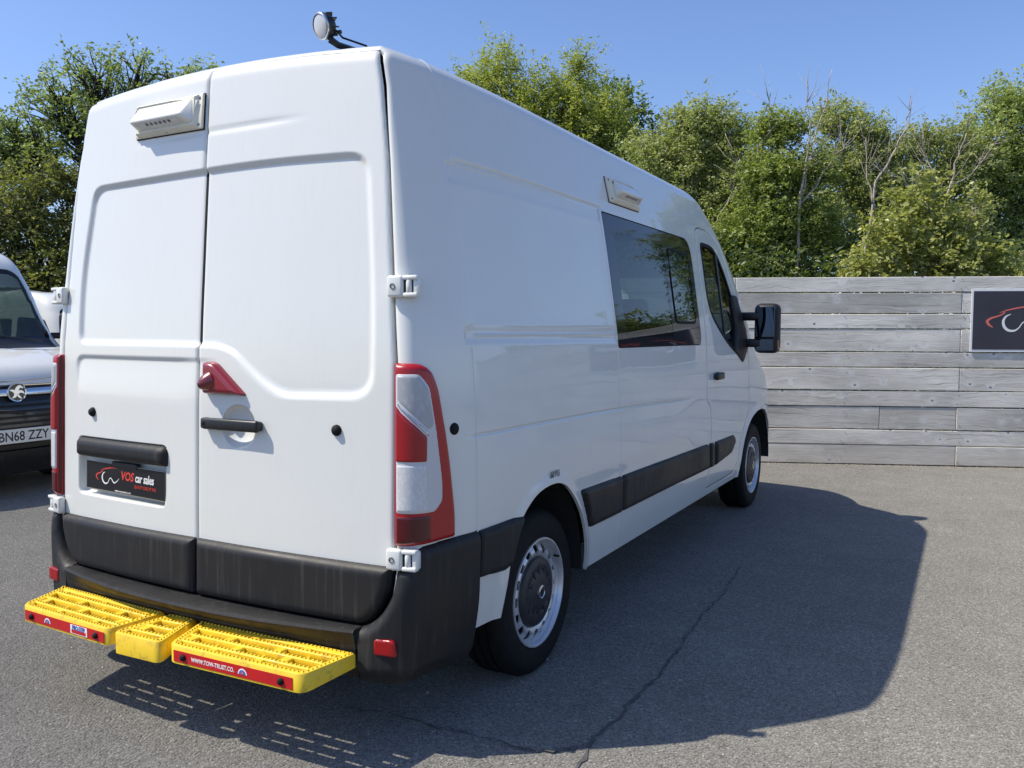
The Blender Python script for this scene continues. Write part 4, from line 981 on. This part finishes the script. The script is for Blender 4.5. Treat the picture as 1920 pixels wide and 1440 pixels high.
for x in xs:
    R_=float(interp_s(.41,S.lean_z,S.lean_y))+S.bow*(x/.87)**2; yf=float(interp_s(abs(x),[0,.2,.35,.5,.68,.75],[-.136,-.130,-.117,-.096,-.062,-.046])); u=.016+.055*(1-(x/.75)**2)
    V+=[(x,R_+.10,.408),(x,yf+.016,.419),(x,yf+.004,.416),(x,yf,.409),(x,yf+.003,.398),(x,yf+u*.55,.372),(x,yf+u*.62,.366),(x,yf+u*.60,.362),(x,yf+u,.33),(x,yf+u+.015,.25),(x,yf+u+.10,.236),(x,R_+.2,.236)]
k=12
for i in range(60):
    for q in range(k-1): F.append((i*k+q,i*k+q+1,(i+1)*k+q+1,(i+1)*k+q))
me=raw_mesh('rear_bumper',V,quads=F,mats=(M['plastic'],)); me.set_sharp_from_angle(angle=math.radians(40)); link('rear_bumper',me,van)
# ---- scene lamps (yellowed plates, white angled covers)
def scene_lamp(p,n,L,Hh,dep,flip=1):
    T=sframe(p,n); b=MB(); b.T=T; b.box((0,0,.006),(L,Hh,.014),.005,2); o=b.build('scene_lamp',M['cream'],van,smooth=True,angle=40)
    b=MB(); b.T=T; b.box((.0,0,.0005),(L+.006,Hh+.006,.003)); b.build('gasket',M['rubber'],o)
    # bezel around the cover
    b=MB(); b.T=T; l=L*.42; hh=Hh*.40
    V=[(-l-.012,-hh-.010,.013),(l+.012,-hh-.010,.013),(l+.012,hh+.010,.013),(-l-.012,hh+.010,.013),(-l,-hh,.026),(l,-hh,.026),(l,hh,.026),(-l,hh,.026)]
    b.add(V,[(0,1,5,4),(1,2,6,5),(2,3,7,6),(3,0,4,7),(4,5,6,7)]); b.build('bezel',M['cream'],o)
    # sloping top cover, ridge, underside
    r=L*.42; d=dep; e=r*.78
    A=[(-r,hh*.95,.026),(r*.86,hh*.95,.026),(e,-hh*.42,d),(-r*.98,-hh*.42,d)]
    bm=bmesh.new(); Bq=[(-r,-hh*.90,.022),(r,-hh*.90,.022),(r,hh*.95,.022),(-r,hh*.95,.022)]
    vv=[bm.verts.new(q) for q in A+Bq]
    for f in ((0,3,2,1),(3,4,5,2),(0,7,4,3),(1,2,5,6),(7,6,5,4),(0,1,6,7)): bm.faces.new([vv[q] for q in f])
    bmesh.ops.recalc_face_normals(bm,faces=bm.faces[:]); bmesh.ops.bevel(bm,geom=bm.edges[:],offset=.011,segments=4,affect='EDGES',profile=.5)
    me=bpy.data.meshes.new('lamp_cover'); bm.to_mesh(me); bm.free(); me.transform(T); me.materials.append(M['lampwhite'])
    for q in me.polygons: q.use_smooth=True
    me.set_sharp_from_angle(angle=math.radians(50)); link('lamp_cover',me,o)
    a3,a2,c4,c5=(Vector(q) for q in (A[3],A[2],(-r,-hh*.90,.022),(r,-hh*.90,.022))); dn=(a2-a3).cross(c4-a3).normalized(); dn=dn if dn.y<0 else -dn
    mixp=lambda s,t:tuple((a3.lerp(a2,s)).lerp(c4.lerp(c5,s),t)+dn*.0008)
    b=MB(); b.T=T; b.add([mixp(.08,.2),mixp(.92,.2),mixp(.92,.8),mixp(.08,.8)],[(0,1,2,3)]); b.build('lamp_underside',M['lampgrey'],o)
    b=MB(); b.T=T
    a0=Vector(A[3]);a1=Vector(A[2]);c0=Vector((-r,-hh*.90,.022)); c1=Vector((r,-hh*.90,.022)); nn=(a1-a0).cross(c0-a0).normalized(); nn=nn if nn.y<0 else -nn
    for k in range(6):
        t=.30+.085*k; q=(a0.lerp(a1,t)).lerp(c0.lerp(c1,t),.42)+nn*.001; b.lathe([(.007,0),(.006,.002),(0,.0022)],8,tuple(nn),tuple(q))
    le=b.build('led',M['metalgrey'],o); le['kind']='stuff'
    b=MB(); b.T=T
    for x,y in ((-L*.46,-Hh*.38),(L*.46,-Hh*.38),(L*.46,Hh*.38),(-L*.46,Hh*.38),(0,-Hh*.44)): b.lathe([(.0055,0),(.005,.003),(0,.0035)],8,(0,0,1),(x,y,.013))
    s_=b.build('screw',M['metalgrey'],o); s_['kind']='stuff'
    return o
p,n=on_rear(-.198,2.182); scene_lamp(p,n,.375,.128,.070)
p,n=on_side(1.90,2.065); scene_lamp(p,n,.40,.125,.070)
# ---- work lamp on the roof edge
wl_=Vector((.496,.145,2.425)); ax=Vector((-.30,-.92,-.26)).normalized()
lamp=MB().lathe([(0,-.030),(.024,-.030),(.034,-.022),(.041,-.010),(.044,.004),(.044,.016),(.041,.020),(.039,.0195)],32,tuple(ax),tuple(wl_)).build('work_lamp',M['black'],van,smooth=True,angle=40)
MB().lathe([(.0445,.012),(.0455,.018),(.041,.0225),(.0385,.021)],32,tuple(ax),tuple(wl_)).build('lamp_rim',M['silver'],lamp,smooth=True)
MB().lathe([(0,.023),(.015,.0228),(.03,.0215),(.039,.019)],32,tuple(ax),tuple(wl_)).build('lamp_lens',M['clear2'],lamp,smooth=True)
fb_=MB()
for q in range(9):
    a=q*2*math.pi/9; t=ax.orthogonal().normalized(); bb=ax.cross(t); d_=t*math.cos(a)+bb*math.sin(a)
    R3=Matrix((d_,ax,d_.cross(ax))).transposed(); fb_.box(tuple(wl_+d_*.036-ax*.016),(.018,.024,.004),0,1,R3)
fb_.build('cooling_fins',M['black'],lamp)
foot=Vector((.588,.229,2.345))
br=MB(); br.tube([wl_+Vector((.006,.02,-.040)),wl_+Vector((.028,.035,-.058)),foot],[.013,.012,.011],4); br.box(tuple(foot+Vector((0,0,-.004))),(.05,.05,.012),.003,1); br.build('lamp_bracket',M['black'],lamp)
MB().tube([wl_-ax*.028,wl_+Vector((.045,.04,-.035)),foot+Vector((.02,.0,.02)),foot+Vector((.03,.02,-.01))],.0035,6).build('cable',M['rubber'],lamp,smooth=True)
MB().cyl(tuple(wl_+Vector((.040,.02,-.022))),(1,0,0),.007,.014,10).build('clamp_knob',M['black'],lamp)

# ---- wheels
def make_wheel(x,y):
    c=(0,0,0); ax=(1,0,0)
    tp=[(.214,-.088),(.222,-.098),(.255,-.107),(.29,-.104),(.315,-.094),(.327,-.080),(.3335,-.066)]
    for g in (-.040,0.0,.040): tp+=[(.335,g-.009),(.326,g-.006),(.326,g+.006),(.335,g+.009)]
    tp+=[(.3335,.066),(.327,.080),(.315,.094),(.303,.1005),(.300,.1015),(.29,.1035),(.255,.107),(.232,.101),(.222,.098),(.214,.088)]
    root=MB().lathe(tp,72,ax,c).build('wheel',M['rubber'],None,smooth=True,angle=28)
    rm=MB().lathe([(.205,-.09),(.198,-.03),(.198,.055),(.203,.080),(.212,.088),(.220,.098),(.2185,.1035),(.213,.104),(.2095,.100),(.205,.084)],72,ax,c).build('rim',M['steel'],root,smooth=True,angle=50)
    # pressed disc with a ring of real holes
    a=np.linspace(0,2*np.pi,193); r_=np.concatenate([np.linspace(.10,.15,6),np.linspace(.153,.199,18)])
    prof=interp_s(r_,[.10,.135,.150,.165,.182,.199],[.072,.074,.084,.088,.080,.058])
    P=np.stack([np.broadcast_to(prof[None,:],(193,len(r_))),r_[None,:]*np.cos(a)[:,None],r_[None,:]*np.sin(a)[:,None]],-1)
    N=np.zeros_like(P); N[...,0]=1
    def hole(D):
        k=np.round(D[:,6]/(2*np.pi/16))*(2*np.pi/16); return np.hypot((D[:,6]-k)*.176/1.0,(D[:,7]-.1735)*1.0)-.0195
    sh=cut_out(sheet(P,N,a[:,None],r_[None,:],0*r_[None,:]),hole); finish('wheel_disc',sh,M['steel'],root,None,.008)
    MB().lathe([(.0,.02),(.16,.02),(.19,.02)],32,ax,c).build('brake_drum',M['seal'],root)
    MB().lathe([(.143,.068),(.143,.082),(.137,.092),(.120,.098),(.095,.100),(.088,.097),(.070,.103),(.045,.107),(.028,.107)],48,ax,c).build('hub_cap',M['capblack'],root,smooth=True,angle=35)
    hb=MB()
    for q in range(12):
        t=q*math.pi/6; R3=Matrix.Rotation(t,3,'X'); v=R3@Vector((.100,0,.088)); hb.box(tuple(v),(.006,.012 if q%2 else .02,.040),.002,1,R3)
    hb.build('cap_ribs',M['capblack'],root)
    bd=MB().lathe([(.030,.105),(.029,.112),(.022,.1135),(.020,.112),(0,.112)],28,ax,c).build('wheel_badge',M['chrome'],root,smooth=True,angle=30)
    em=MB(); em.T=Matrix(((0,0,1,.0),(1,0,0,0),(0,1,0,0),(0,0,0,1))); em.prism([(-.015,-.008),(-.004,.0),(-.012,.012),(.002,.006),(.013,.012),(.010,-.002),(.015,-.010),(.004,-.006),(.0,-.015)],.111,.1145); em.build('emblem',M['gloss'],bd)
    vl_=MB(); vl_.cyl((.085,.16,.11),(1,0,0),.005,.025,8); vl_.build('valve',M['rubber'],root)
    root.parent=van; root.location=Vector((x,y,.334))-origin(van)
    return root
w0=make_wheel(.872,.848)
for x,y,rz in ((.872,4.526,0),(-.872,.848,math.pi),(-.872,4.526,math.pi)):
    c_=copy_tree(w0,van); c_.location=Vector((x,y,.334))-origin(van); c_.rotation_euler=(math.radians(37+x*40),0,rz)
for cy in (.845,4.48):
    V=[];F=[]; 
    for i,a in enumerate(np.linspace(math.radians(-3),math.radians(183),40)):
        rr_=.425; yy=cy+rr_*math.cos(a)*(.83 if cy<1 else 1.18); zz=.365+rr_*math.sin(a); V+=[(.62,yy,zz),(.999,yy,zz)]
    for i in range(39): F.append((2*i,2*i+1,2*i+3,2*i+2))
    F.append(tuple(range(0,80,2)))
    mirror(link('wheel_arch_liner',raw_mesh('wheel_arch_liner',V,polys=F,mats=(M['under'],)),van))
# ---- underbody
ub=MB(); ub.box((0,2.45,.405),(1.72,4.6,.07)); ub.tube([(-.8,.848,.30),(.8,.848,.30)],.045,10); ub.box((-.45,.75,.34),(.07,1.2,.05)); ub.box((.45,.75,.34),(.07,1.2,.05)); ub.tube([(-.3,3.6,.27),(-.32,1.6,.27),(-.5,.5,.28)],.03,8)
ub.build('underbody',M['under'],van)
# ---- cabin: lining, floor, bulkhead, seats, wheel
Uc=np.concatenate([np.linspace(.2,1,6),1+lines(.1,Ls,.06,[(1.56-S.yr,.03,3)]),1+Ls+np.linspace(.05,1,24),2+Ls+np.linspace(.1,1,6),3+Ls+np.linspace(.1,.72,8)]); Vc=np.concatenate([lines(.82,2.12,.05),2.12+np.linspace(.1,1,8)])
ln=wrap_sheet(Uc,Vc); ln=cut_out(ln,lambda D:yz(WIN)(D)+.02); ln=cut_out(ln,lambda D:np.maximum(yz(DWIN)(D)-.004,.3-D[:,3])); ln=cut_out(ln,scr(-.01))
ln=clip(ln,lambda D:1.4-D[:,1])
mirror(finish('cabin_lining',ln,M['lining'],van,lambda D:np.full(len(D),-.035),0))
b=MB(); b.box((0,2.4,2.24),(1.3,1.7,.004)); b.box((0,3.0,.48),(1.75,3.4,.04)); b.box((0,1.47,1.26),(1.72,.03,1.56)); b.box((0,4.30,1.02),(1.7,.45,.30),.06,3); b.build('cabin_trim',M['lining'],van)
def seat(x,y,wd,heads,name='seat'):
    b=MB(); b.box((x,y,.80),(wd,.50,.16),.05,3); b.box((x,y-.27,1.12),(wd,.13,.62),.05,3,Matrix.Rotation(math.radians(-9),3,'X'))
    o=b.build(name,M['seatcloth'],van,smooth=True)
    for q in range(heads):
        hx=x+(q-(heads-1)/2)*wd/heads; MB().box((hx,y-.335,1.50),(.24,.10,.17),.045,3).build('headrest',M['seatcloth'],o,smooth=True)
        MB().tube([(hx-.05,y-.33,1.40),(hx-.05,y-.335,1.5)],.007,6).tube([(hx+.05,y-.33,1.40),(hx+.05,y-.335,1.5)],.007,6).build('headrest_post',M['metalgrey'],o)
    MB().box((x,y,.60),(wd*.8,.4,.24)).build('seat_base',M['lining'],o)
seat(.52,3.35,.50,1); seat(-.42,3.35,.90,2); seat(.0,2.05,1.50,3,'bench_seat')
t_=Matrix.Rotation(math.radians(62),3,'X'); pts=[Vector((.52,3.86,1.17))+t_@Vector((math.cos(a)*.19,math.sin(a)*.19,0)) for a in np.linspace(0,2*math.pi,25)]
MB().tube(pts,.014,6).tube([(.52,3.86,1.17),(.52,4.1,1.05)],.03,8).build('steering_wheel',M['black'],van,smooth=True)

# ================================================================ yellow rear step (three boards)
def offset_in(poly,d):
    P=[np.array(p,float) for p in poly]; n=len(P); out=[]
    ar=sum(P[i][0]*P[(i+1)%n][1]-P[(i+1)%n][0]*P[i][1] for i in range(n)); s=1 if ar>0 else -1
    for i in range(n):
        a,b,c=P[i-1],P[i],P[(i+1)%n]; e1=(b-a)/np.linalg.norm(b-a); e2=(c-b)/np.linalg.norm(c-b)
        n1=np.array([-e1[1],e1[0]])*s; n2=np.array([-e2[1],e2[0]])*s; m=(n1+n2); m/=max((m@m)/2,.3); out.append(tuple(b+m*d))
    return out
def stud(b,x,y,z,r=.0042):
    b.add([(x-r,y-r,z),(x+r,y-r,z),(x+r,y+r,z),(x-r,y+r,z),(x-r*.55,y-r*.55,z+r*1.15),(x+r*.55,y-r*.55,z+r*1.15),(x+r*.55,y+r*.55,z+r*1.15),(x-r*.55,y+r*.55,z+r*1.15)],[(0,1,5,4),(1,2,6,5),(2,3,7,6),(3,0,4,7),(4,5,6,7)])
def step_board(poly,zt,zb_front,zb_back,nsl,label,strip=None):
    """poly (x,y): back-left, back-right, front-right, front-left"""
    out=rnd(poly,[.012,.012,.035,.035],6); n=len(out)
    mid=offset_in(out,.004); inn=offset_in(out,.024); inn2=offset_in(out,.030)
    ys=[p[1] for p in out]; y0,y1=max(ys),min(ys)
    zb=lambda y:zb_back+(zb_front-zb_back)*(y0-y)/(y0-y1)
    V=[];F=[]
    V+=[(p[0],p[1],zb(p[1])) for p in out]+[(p[0],p[1],zt-.005) for p in out]+[(p[0],p[1],zt) for p in mid]+[(p[0],p[1],zt) for p in inn]+[(p[0],p[1],zt-.004) for p in inn2]+[(p[0],p[1],zt-.032) for p in inn2]
    V+=[(p[0],p[1],zb(p[1])) for p in offset_in(out,.008)]
    for k in range(5):
        for i in range(n): F.append((k*n+i,k*n+(i+1)%n,(k+1)*n+(i+1)%n,(k+1)*n+i))
    for i in range(n): F.append((6*n+i,6*n+(i+1)%n,(i+1)%n,i))
    ar=sum(out[i][0]*out[(i+1)%n][1]-out[(i+1)%n][0]*out[i][1] for i in range(n))
    if ar<0: F=[f[::-1] for f in F]
    me=raw_mesh('rear_step',V,polys=F,mats=(M['yellow'],)); me.set_sharp_from_angle(angle=math.radians(42))
    o=link('rear_step',me,van); o['label']=label
    sb=MB(); cr=offset_in(out,.014); acc=0
    for i in range(n):
        a=np.array(cr[i]);b_=np.array(cr[(i+1)%n]); L=np.linalg.norm(b_-a); t=acc
        while t<L: q=a+(b_-a)*t/L; stud(sb,q[0],q[1],zt-.0005); t+=.0165
        acc=t-L
    bl,brr,frr,fl=[np.array(p) for p in poly]
    for k in range(nsl):
        t=(k+1)/(nsl+1); a=bl+(fl-bl)*t; b_=brr+(frr-brr)*t; d=(b_-a)/np.linalg.norm(b_-a); a=a+d*.026; b_=b_-d*.026
        L=np.linalg.norm(b_-a); ang=math.atan2(d[1],d[0]); c=(a+b_)/2
        R3=Matrix.Rotation(ang,3,'Z')
        MB().box((c[0],c[1],zt-.014),(L,.017,.026),.004,2,R3).box((c[0]+.0,c[1]+.0205,zt-.024),(L,.029,.006),0,1,R3).build('slat',M['yellow'],o,smooth=True,angle=50)
        m=int(L/.0165)
        for q in range(m):
            p=a+(b_-a)*(q+.5)/m; stud(sb,p[0],p[1],zt-.0015)
    st=sb.build('stud',M['yellow'],o); st['kind']='stuff'
    # cross ribs and tread tabs between the slats
    nr=max(2,int(np.linalg.norm(brr-bl)/.11)); rb=MB()
    for k in range(nsl+1):
        for q in range(nr):
            s=(q+.5+(.5 if k%2 else 0)*.6)/nr
            if s>.96: continue
            t=(k+.5)/(nsl+1); p=bl*(1-t)*(1-s)+brr*(1-t)*s+fl*t*(1-s)+frr*t*s; w=(y0-y1)/(nsl+1)
            big=(q+k)%2==0
            rb.box((p[0],p[1],zt-.024 if not big else zt-.013),(.034 if big else .012,w*.66,.020),.003,1)
    rr2=rb.build('tread_ribs',M['yellow'],o); rr2['kind']='stuff'
    if strip:
        zf=zb_front; a=fl+(frr-fl)*strip[0]; b_=fl+(frr-fl)*strip[1]; d=(b_-a)/np.linalg.norm(b_-a); L=np.linalg.norm(b_-a)
        nrm=np.array([d[1],-d[0]]); c=(a+b_)/2+nrm*.0008
        T=frame((a[0]+nrm[0]*.001,a[1]+nrm[1]*.001,(zt+zf)/2-.004),(d[0],d[1],0),(0,0,1)); H=(zt-zf)*.62
        b=MB(); b.T=T; b.box((L/2,0,0),(L,H,.0016)); rs=b.build('reflective_strip',M['red_tape'],o)
        for x in (.045,L-.045):
            b=MB(); b.T=T; b.lathe([(0,.011),(.008,.010),(.0115,.005),(.0118,0)],14,(0,0,1),(x,0,0)); b.build('strip_bolt',M['rubber'],o,smooth=True)
        for tx,ty,sz,mt,s_,sx in strip[2]: text('lettering',s_,sz,M[mt],o,T@Matrix.Translation((L*tx,ty,.0012)),sx=sx,bold=.0003)
        ex=L*strip[3]; b=MB(); b.T=T; b.prism([(ex+math.cos(t)*.019,math.sin(t)*.019-.008) for t in np.linspace(0,math.pi,13)],.0009,.0013); b.build('emblem',M['white'],o)
        b=MB(); b.T=T; b.prism([(ex+math.cos(t)*.0145,math.sin(t)*.0145-.008) for t in np.linspace(0,math.pi,11)],.0013,.0017); b.build('emblem',M['blueprint'],o)
        b=MB(); b.T=T; b.prism([(ex-.007,-.006),(ex+.006,-.006),(ex+.001,.004)],.0017,.0021); b.build('emblem',M['redlight'],o)
        if len(strip)>4:
            b=MB(); b.T=T; b.box((L*strip[4],-.001,.0012),(.098,H*.86,.0008)); b.build('sticker',M['white'],o)
            b=MB(); b.T=T; b.box((L*strip[4],-.008,.0018),(.084,H*.34,.0006)); b.build('sticker_band',M['red_tape'],o)
            text('lettering','PRO-STEP',.0235,M['blueprint'],o,T@Matrix.Translation((L*strip[4],-.002,.0023)),align='CENTER',sx=.72,bold=.0006)
    return o
ZT=.345
step_board([(-.742,-.052),(-.108,-.072),(-.135,-.292),(-.662,-.276)],ZT,.284,.300,3,'left step board with white and blue sticker on its red strip',
    (.045,.955,[],.30,.70))
step_board([(-.078,-.072),(.046,-.060),(.132,-.292),(-.106,-.300)],ZT,.272,.300,3,'narrow middle step board without a red strip')
step_board([(.078,-.070),(.762,-.044),(.732,-.262),(.160,-.282)],ZT,.284,.300,3,'right step board with website lettering on its red strip',
    (.045,.93,[(.16,-.007,.020,'white','WWW.TOW-TRUST.CO.',.85)],.60))
b=MB(); b.box((.62,-.05,.285),(.10,.24,.03),.004,1); b.box((-.62,-.05,.285),(.10,.24,.03),.004,1); b.box((0,.06,.27),(1.3,.06,.06),.006,1); b.box((0,-.10,.262),(.09,.28,.03),.004,1)
b.build('tow_bar',M['under'],van)

# ================================================================ parked white vans on the left
S2=VanShape(half_z=[.2,.45,.75,1.0,1.3,1.7,2.0,2.2],half_w=[.92,.97,.985,.985,.970,.925,.885,.85],taper=(.03,.8,.16,3.9),lean_z=[.2,1.2,2.1],lean_y=[0,.0,.06],bow=.03,
    roof_z=2.25,roof_crown=.05,nose_z=[.18,.42,.7,.88,.97,1.06,1.12,1.18,1.24,1.86,2.04,2.15,2.22],nose_y=[4.96,5.04,5.02,4.96,4.92,4.84,4.72,4.54,4.36,3.93,3.78,3.52,3.0],nose_bow=.20,
    r_rear=.08,r_roof=.12,r_nose=.14,x0=.62,yr=.35,yswitch=2.6,ztop=1.95,nose_back=.6,ynl=0)
van2=thing('panel_van','white van parked nose in, chrome bar and number plate BN68 ZZY, left edge','van',(0,0,0),'white vans parked along the left')
L2=S2.ysw()
U=np.concatenate([np.linspace(-.6,0,10)[:-1],np.linspace(0,1,10)[:-1],1+lines(0,L2,.06),1+L2+np.linspace(.02,1,70),2+L2+np.linspace(.06,1,16),3+L2+np.linspace(.02,.625,50)])
V=np.concatenate([lines(.2,1.95,.016),1.95+np.linspace(.05,1,18)])
P=S2.wrap(U[:,None],V[None,:]); f2=sheet(P,S2.normal(P),U[:,None],V[None,:],0*V[None,:])
SC2=rnd([(-.3,1.245),(.83,1.285),(.87,1.34),(.765,1.90),(.69,1.945),(-.3,1.965)],.04)
scr2=lambda g:(lambda D:np.maximum(np.maximum(xz(SC2)(D)+g,.25-D[:,4]),2.8-D[:,1]))
SW2=rnd([(3.05,1.28),(3.92,1.26),(4.02,1.30),(3.68,1.78),(3.05,1.82)],.04)
SW3=rnd([(1.5,1.28),(2.93,1.28),(2.93,1.79),(1.5,1.80)],.06)
GR2=rnd([(-.3,.40),(.66,.40),(.74,.50),(.72,.86),(.60,.925),(-.3,.935)],[0,.05,.05,.05,.05,0])
A2=[(.60,.1),(.62,.5),(.78,.70),(1.0,.74),(1.2,.70),(1.36,.5),(1.38,.1)]; A2F=[(y+3.1,z) for y,z in A2]
b=cut_out(f2,scr2(0)); b=cut_out(b,lambda D:np.maximum(yz(SW2)(D),.3-D[:,3])); b=cut_out(b,lambda D:np.maximum(yz(SW3)(D),.3-D[:,3])); b=cut_out(b,yz(A2)); b=cut_out(b,yz(A2F))
gr2=lambda g:(lambda D:np.maximum(np.maximum(xz(GR2)(D)+g,.3-D[:,4]),4.2-D[:,1]))
b=cut_out(b,gr2(0)); low=lambda D:np.maximum(D[:,2]-.40,4.0-D[:,1])
bl=clip(b,low); b=cut_out(b,low)
bon=lambda D:np.maximum(np.maximum(sdpoly(D[:,0],D[:,2],rnd([(-.3,.94),(.80,.985),(.86,1.06),(.84,1.19),(-.3,1.215)],.03)),.05-D[:,4]),3.9-D[:,1])
bs=clip(b,lambda D:bon(D)+.003); b=cut_out(b,lambda D:bon(D)-.003)
def both(o): mirror(o)
both(finish('body_side',b,M['paint'],van2,None,.012)); both(finish('bonnet',bs,M['paint'],van2,lambda D:.004*sstep((.62-np.abs(D[:,0]))/.06),.012)); both(finish('front_bumper',bl,M['plastic'],van2,lambda D:np.full(len(D),.004),.01))
both(finish('windscreen',clip(f2,lambda D:scr2(.004)(D)),M['clearglass'],van2,lambda D:np.full(len(D),-.003),0))
both(finish('windscreen_border',clip(f2,lambda D:np.maximum(scr2(-.002)(D),-scr2(.045)(D))),M['frit'],van2,lambda D:np.full(len(D),-.0045),.004))
both(finish('cowl',clip(f2,lambda D:np.maximum(np.maximum(D[:,2]-1.30+.0*D[:,0],1.215-D[:,2]),np.maximum(np.abs(D[:,0])-.82,4.0-D[:,1]))),M['black'],van2,lambda D:np.full(len(D),.002),.01))
both(finish('door_window',clip(f2,lambda D:np.maximum(yz(SW2)(D)+.004,.3-D[:,3])),M['clearglass'],van2,lambda D:np.full(len(D),-.003),0)); both(finish('side_window',clip(f2,lambda D:np.maximum(yz(SW3)(D)+.004,.3-D[:,3])),M['glass'],van2,lambda D:np.full(len(D),-.003),0))
gx=np.linspace(-.62,.62,20); gy=np.linspace(.35,2.35,20); P=S2.roof_pts(gx[:,None],gy[None,:]); finish('roof',sheet(P,S2.normal(P),gx[:,None],gy[None,:],0*gy[None,:]),M['paint'],van2,None,0)
go=finish('grille',clip(f2,gr2(.002)),M['black'],van2,lambda D:np.full(len(D),-.03),.0)
go2=mirror(go)
for z in (.46,.50,.60,.645,.69,.735,.78):
    s=clip(f2,lambda D,z=z:np.maximum(gr2(.012)(D),np.abs(D[:,2]-z)-.012)); both(finish('grille_slat',s,M['gloss'],go,lambda D:np.full(len(D),-.006),.02)) if False else finish('grille_slat',s,M['gloss'],go,lambda D:np.full(len(D),-.006),.02)
for ch in list(go.children):
    c_=ch.copy(); C.objects.link(c_); c_.parent=go2
cbm=clip(f2,lambda D:np.maximum(np.maximum(np.abs(D[:,2]-.868)-.026,.3-D[:,4]),np.maximum(np.abs(D[:,0])-.62,4.2-D[:,1]))); both(finish('chrome_bar',cbm,M['chrome'],van2,lambda D:.004+.008*np.sqrt(np.maximum(1-((D[:,2]-.868)/.026)**2,0)),.01))
HL=rnd([(.66,.80),(.93,.86),(.95,1.02),(.80,1.00),(.68,.92)],.03)
hl=clip(f2,lambda D:np.maximum(np.maximum(xz(HL)(D),.12-D[:,4]),4.2-D[:,1])); both(finish('headlight',hl,M['clear2'],van2,lambda D:pillow(xz(HL)(D),.012,.02),.01))
def nose2(x,z):
    o=np.array([[x,4.3,z]]); d=np.array([[0,1.0,0]]); p=S2.solve(o,d); return Vector(p[0]),Vector(S2.normal(p)[0])
p,n=nose2(0,.868); n=Vector((0,1,.05)).normalized(); T=sframe(p+n*.016,n)
b=MB(); b.T=T; b.lathe([(.070,-.012),(.078,-.004),(.080,.004),(.075,.009),(.069,.008),(.066,.003),(.060,.002),(0,.002)],40,(0,0,1)); bd=b.build('badge',M['chrome'],van2,smooth=True,angle=40)
b=MB(); b.T=T; b.lathe([(.066,.0035),(.0,.0035)],32,(0,0,1)); b.build('badge_field',M['gloss'],bd)
b=MB(); b.T=T
ribbon(b,[(-.058,.02),(-.03,.012),(-.012,-.006),(-.018,-.03),(-.04,-.045)],[.006,.02,.028,.022,.006],.0045,6); ribbon(b,[(-.012,-.006),(.004,.03),(.026,.046),(.050,.032)],[.03,.03,.022,.006],.005,6)
ribbon(b,[(.0,-.012),(.02,.004),(.042,.002),(.060,-.014)],[.02,.022,.018,.005],.0048,6); ribbon(b,[(.004,-.022),(.02,-.04),(.034,-.05)],[.018,.014,.006],.0046,6)
b.build('emblem',M['chrome'],bd)
p,n=nose2(0,.520); n=Vector((0,1,0)); T=sframe(p+n*.02,n)
b=MB(); b.T=T; b.box((0,0,0),(.53,.115,.006),.003,1); np_=b.build('number_plate',M['whiteplate'],van2)
text('lettering','BN68 ZZY',.108,M['ink'],np_,T@Matrix.Translation((0,-.037,.0034)),align='CENTER',sx=.86,bold=.0012)
MB().tube([(-.62,4.36,1.275),(-.30,4.36,1.315),(.05,4.29,1.35)],.009,6).tube([(.10,4.38,1.275),(.40,4.34,1.315),(.70,4.20,1.36)],.009,6).build('wiper',M['black'],van2)
for sx in (1,-1):
    m_=MB().box((sx*1.13,4.02,1.40),(.20,.12,.30),.05,3).box((sx*1.0,4.02,1.32),(.16,.06,.06),.02,2).build('door_mirror',M['plastic'],van2,smooth=True)
w2=MB().lathe([(0,-.09),(.32,-.09),(.335,-.06),(.335,.06),(.32,.085),(.24,.095),(.22,.08)],40,(1,0,0)).build('wheel',M['rubber'],van2,smooth=True,angle=40)
MB().lathe([(.222,.082),(.21,.085),(.19,.05),(.10,.06),(0,.075)],32,(1,0,0)).build('rim',M['steel'],w2,smooth=True)
w2.location=(.86,.99,.332)
for x,y,rz in ((.86,4.09,0),(-.86,.99,math.pi),(-.86,4.09,math.pi)):
    c_=copy_tree(w2,van2); c_.location=(x,y,.332); c_.rotation_euler=(0,0,rz)
b=MB(); b.box((0,2.5,.42),(1.6,4.4,.35)); b.build('underbody',M['under'],van2)
b=MB(); b.box((0,3.55,1.05),(1.6,.5,.30),.05,2); b.build('cabin_trim',M['lining'],van2)
for x,wd in ((-.45,.5),(.35,.9)): MB().box((x,2.75,1.15),(wd,.14,.7),.05,3).box((x,2.70,1.58),(.28,.1,.2),.04,3).build('seat',M['seatcloth'],van2,smooth=True)
van3=copy_tree(van2); van3['label']='second white van mostly hidden behind the nearer parked van'
van2.rotation_euler=(0,0,math.radians(-90)); van2.location=(-4.32-5.04,1.965,0)
van3.rotation_euler=(0,0,math.radians(-90)); van3.location=(-6.0-5.04*.84,4.75,0); van3.scale=(.84,.84,.84)
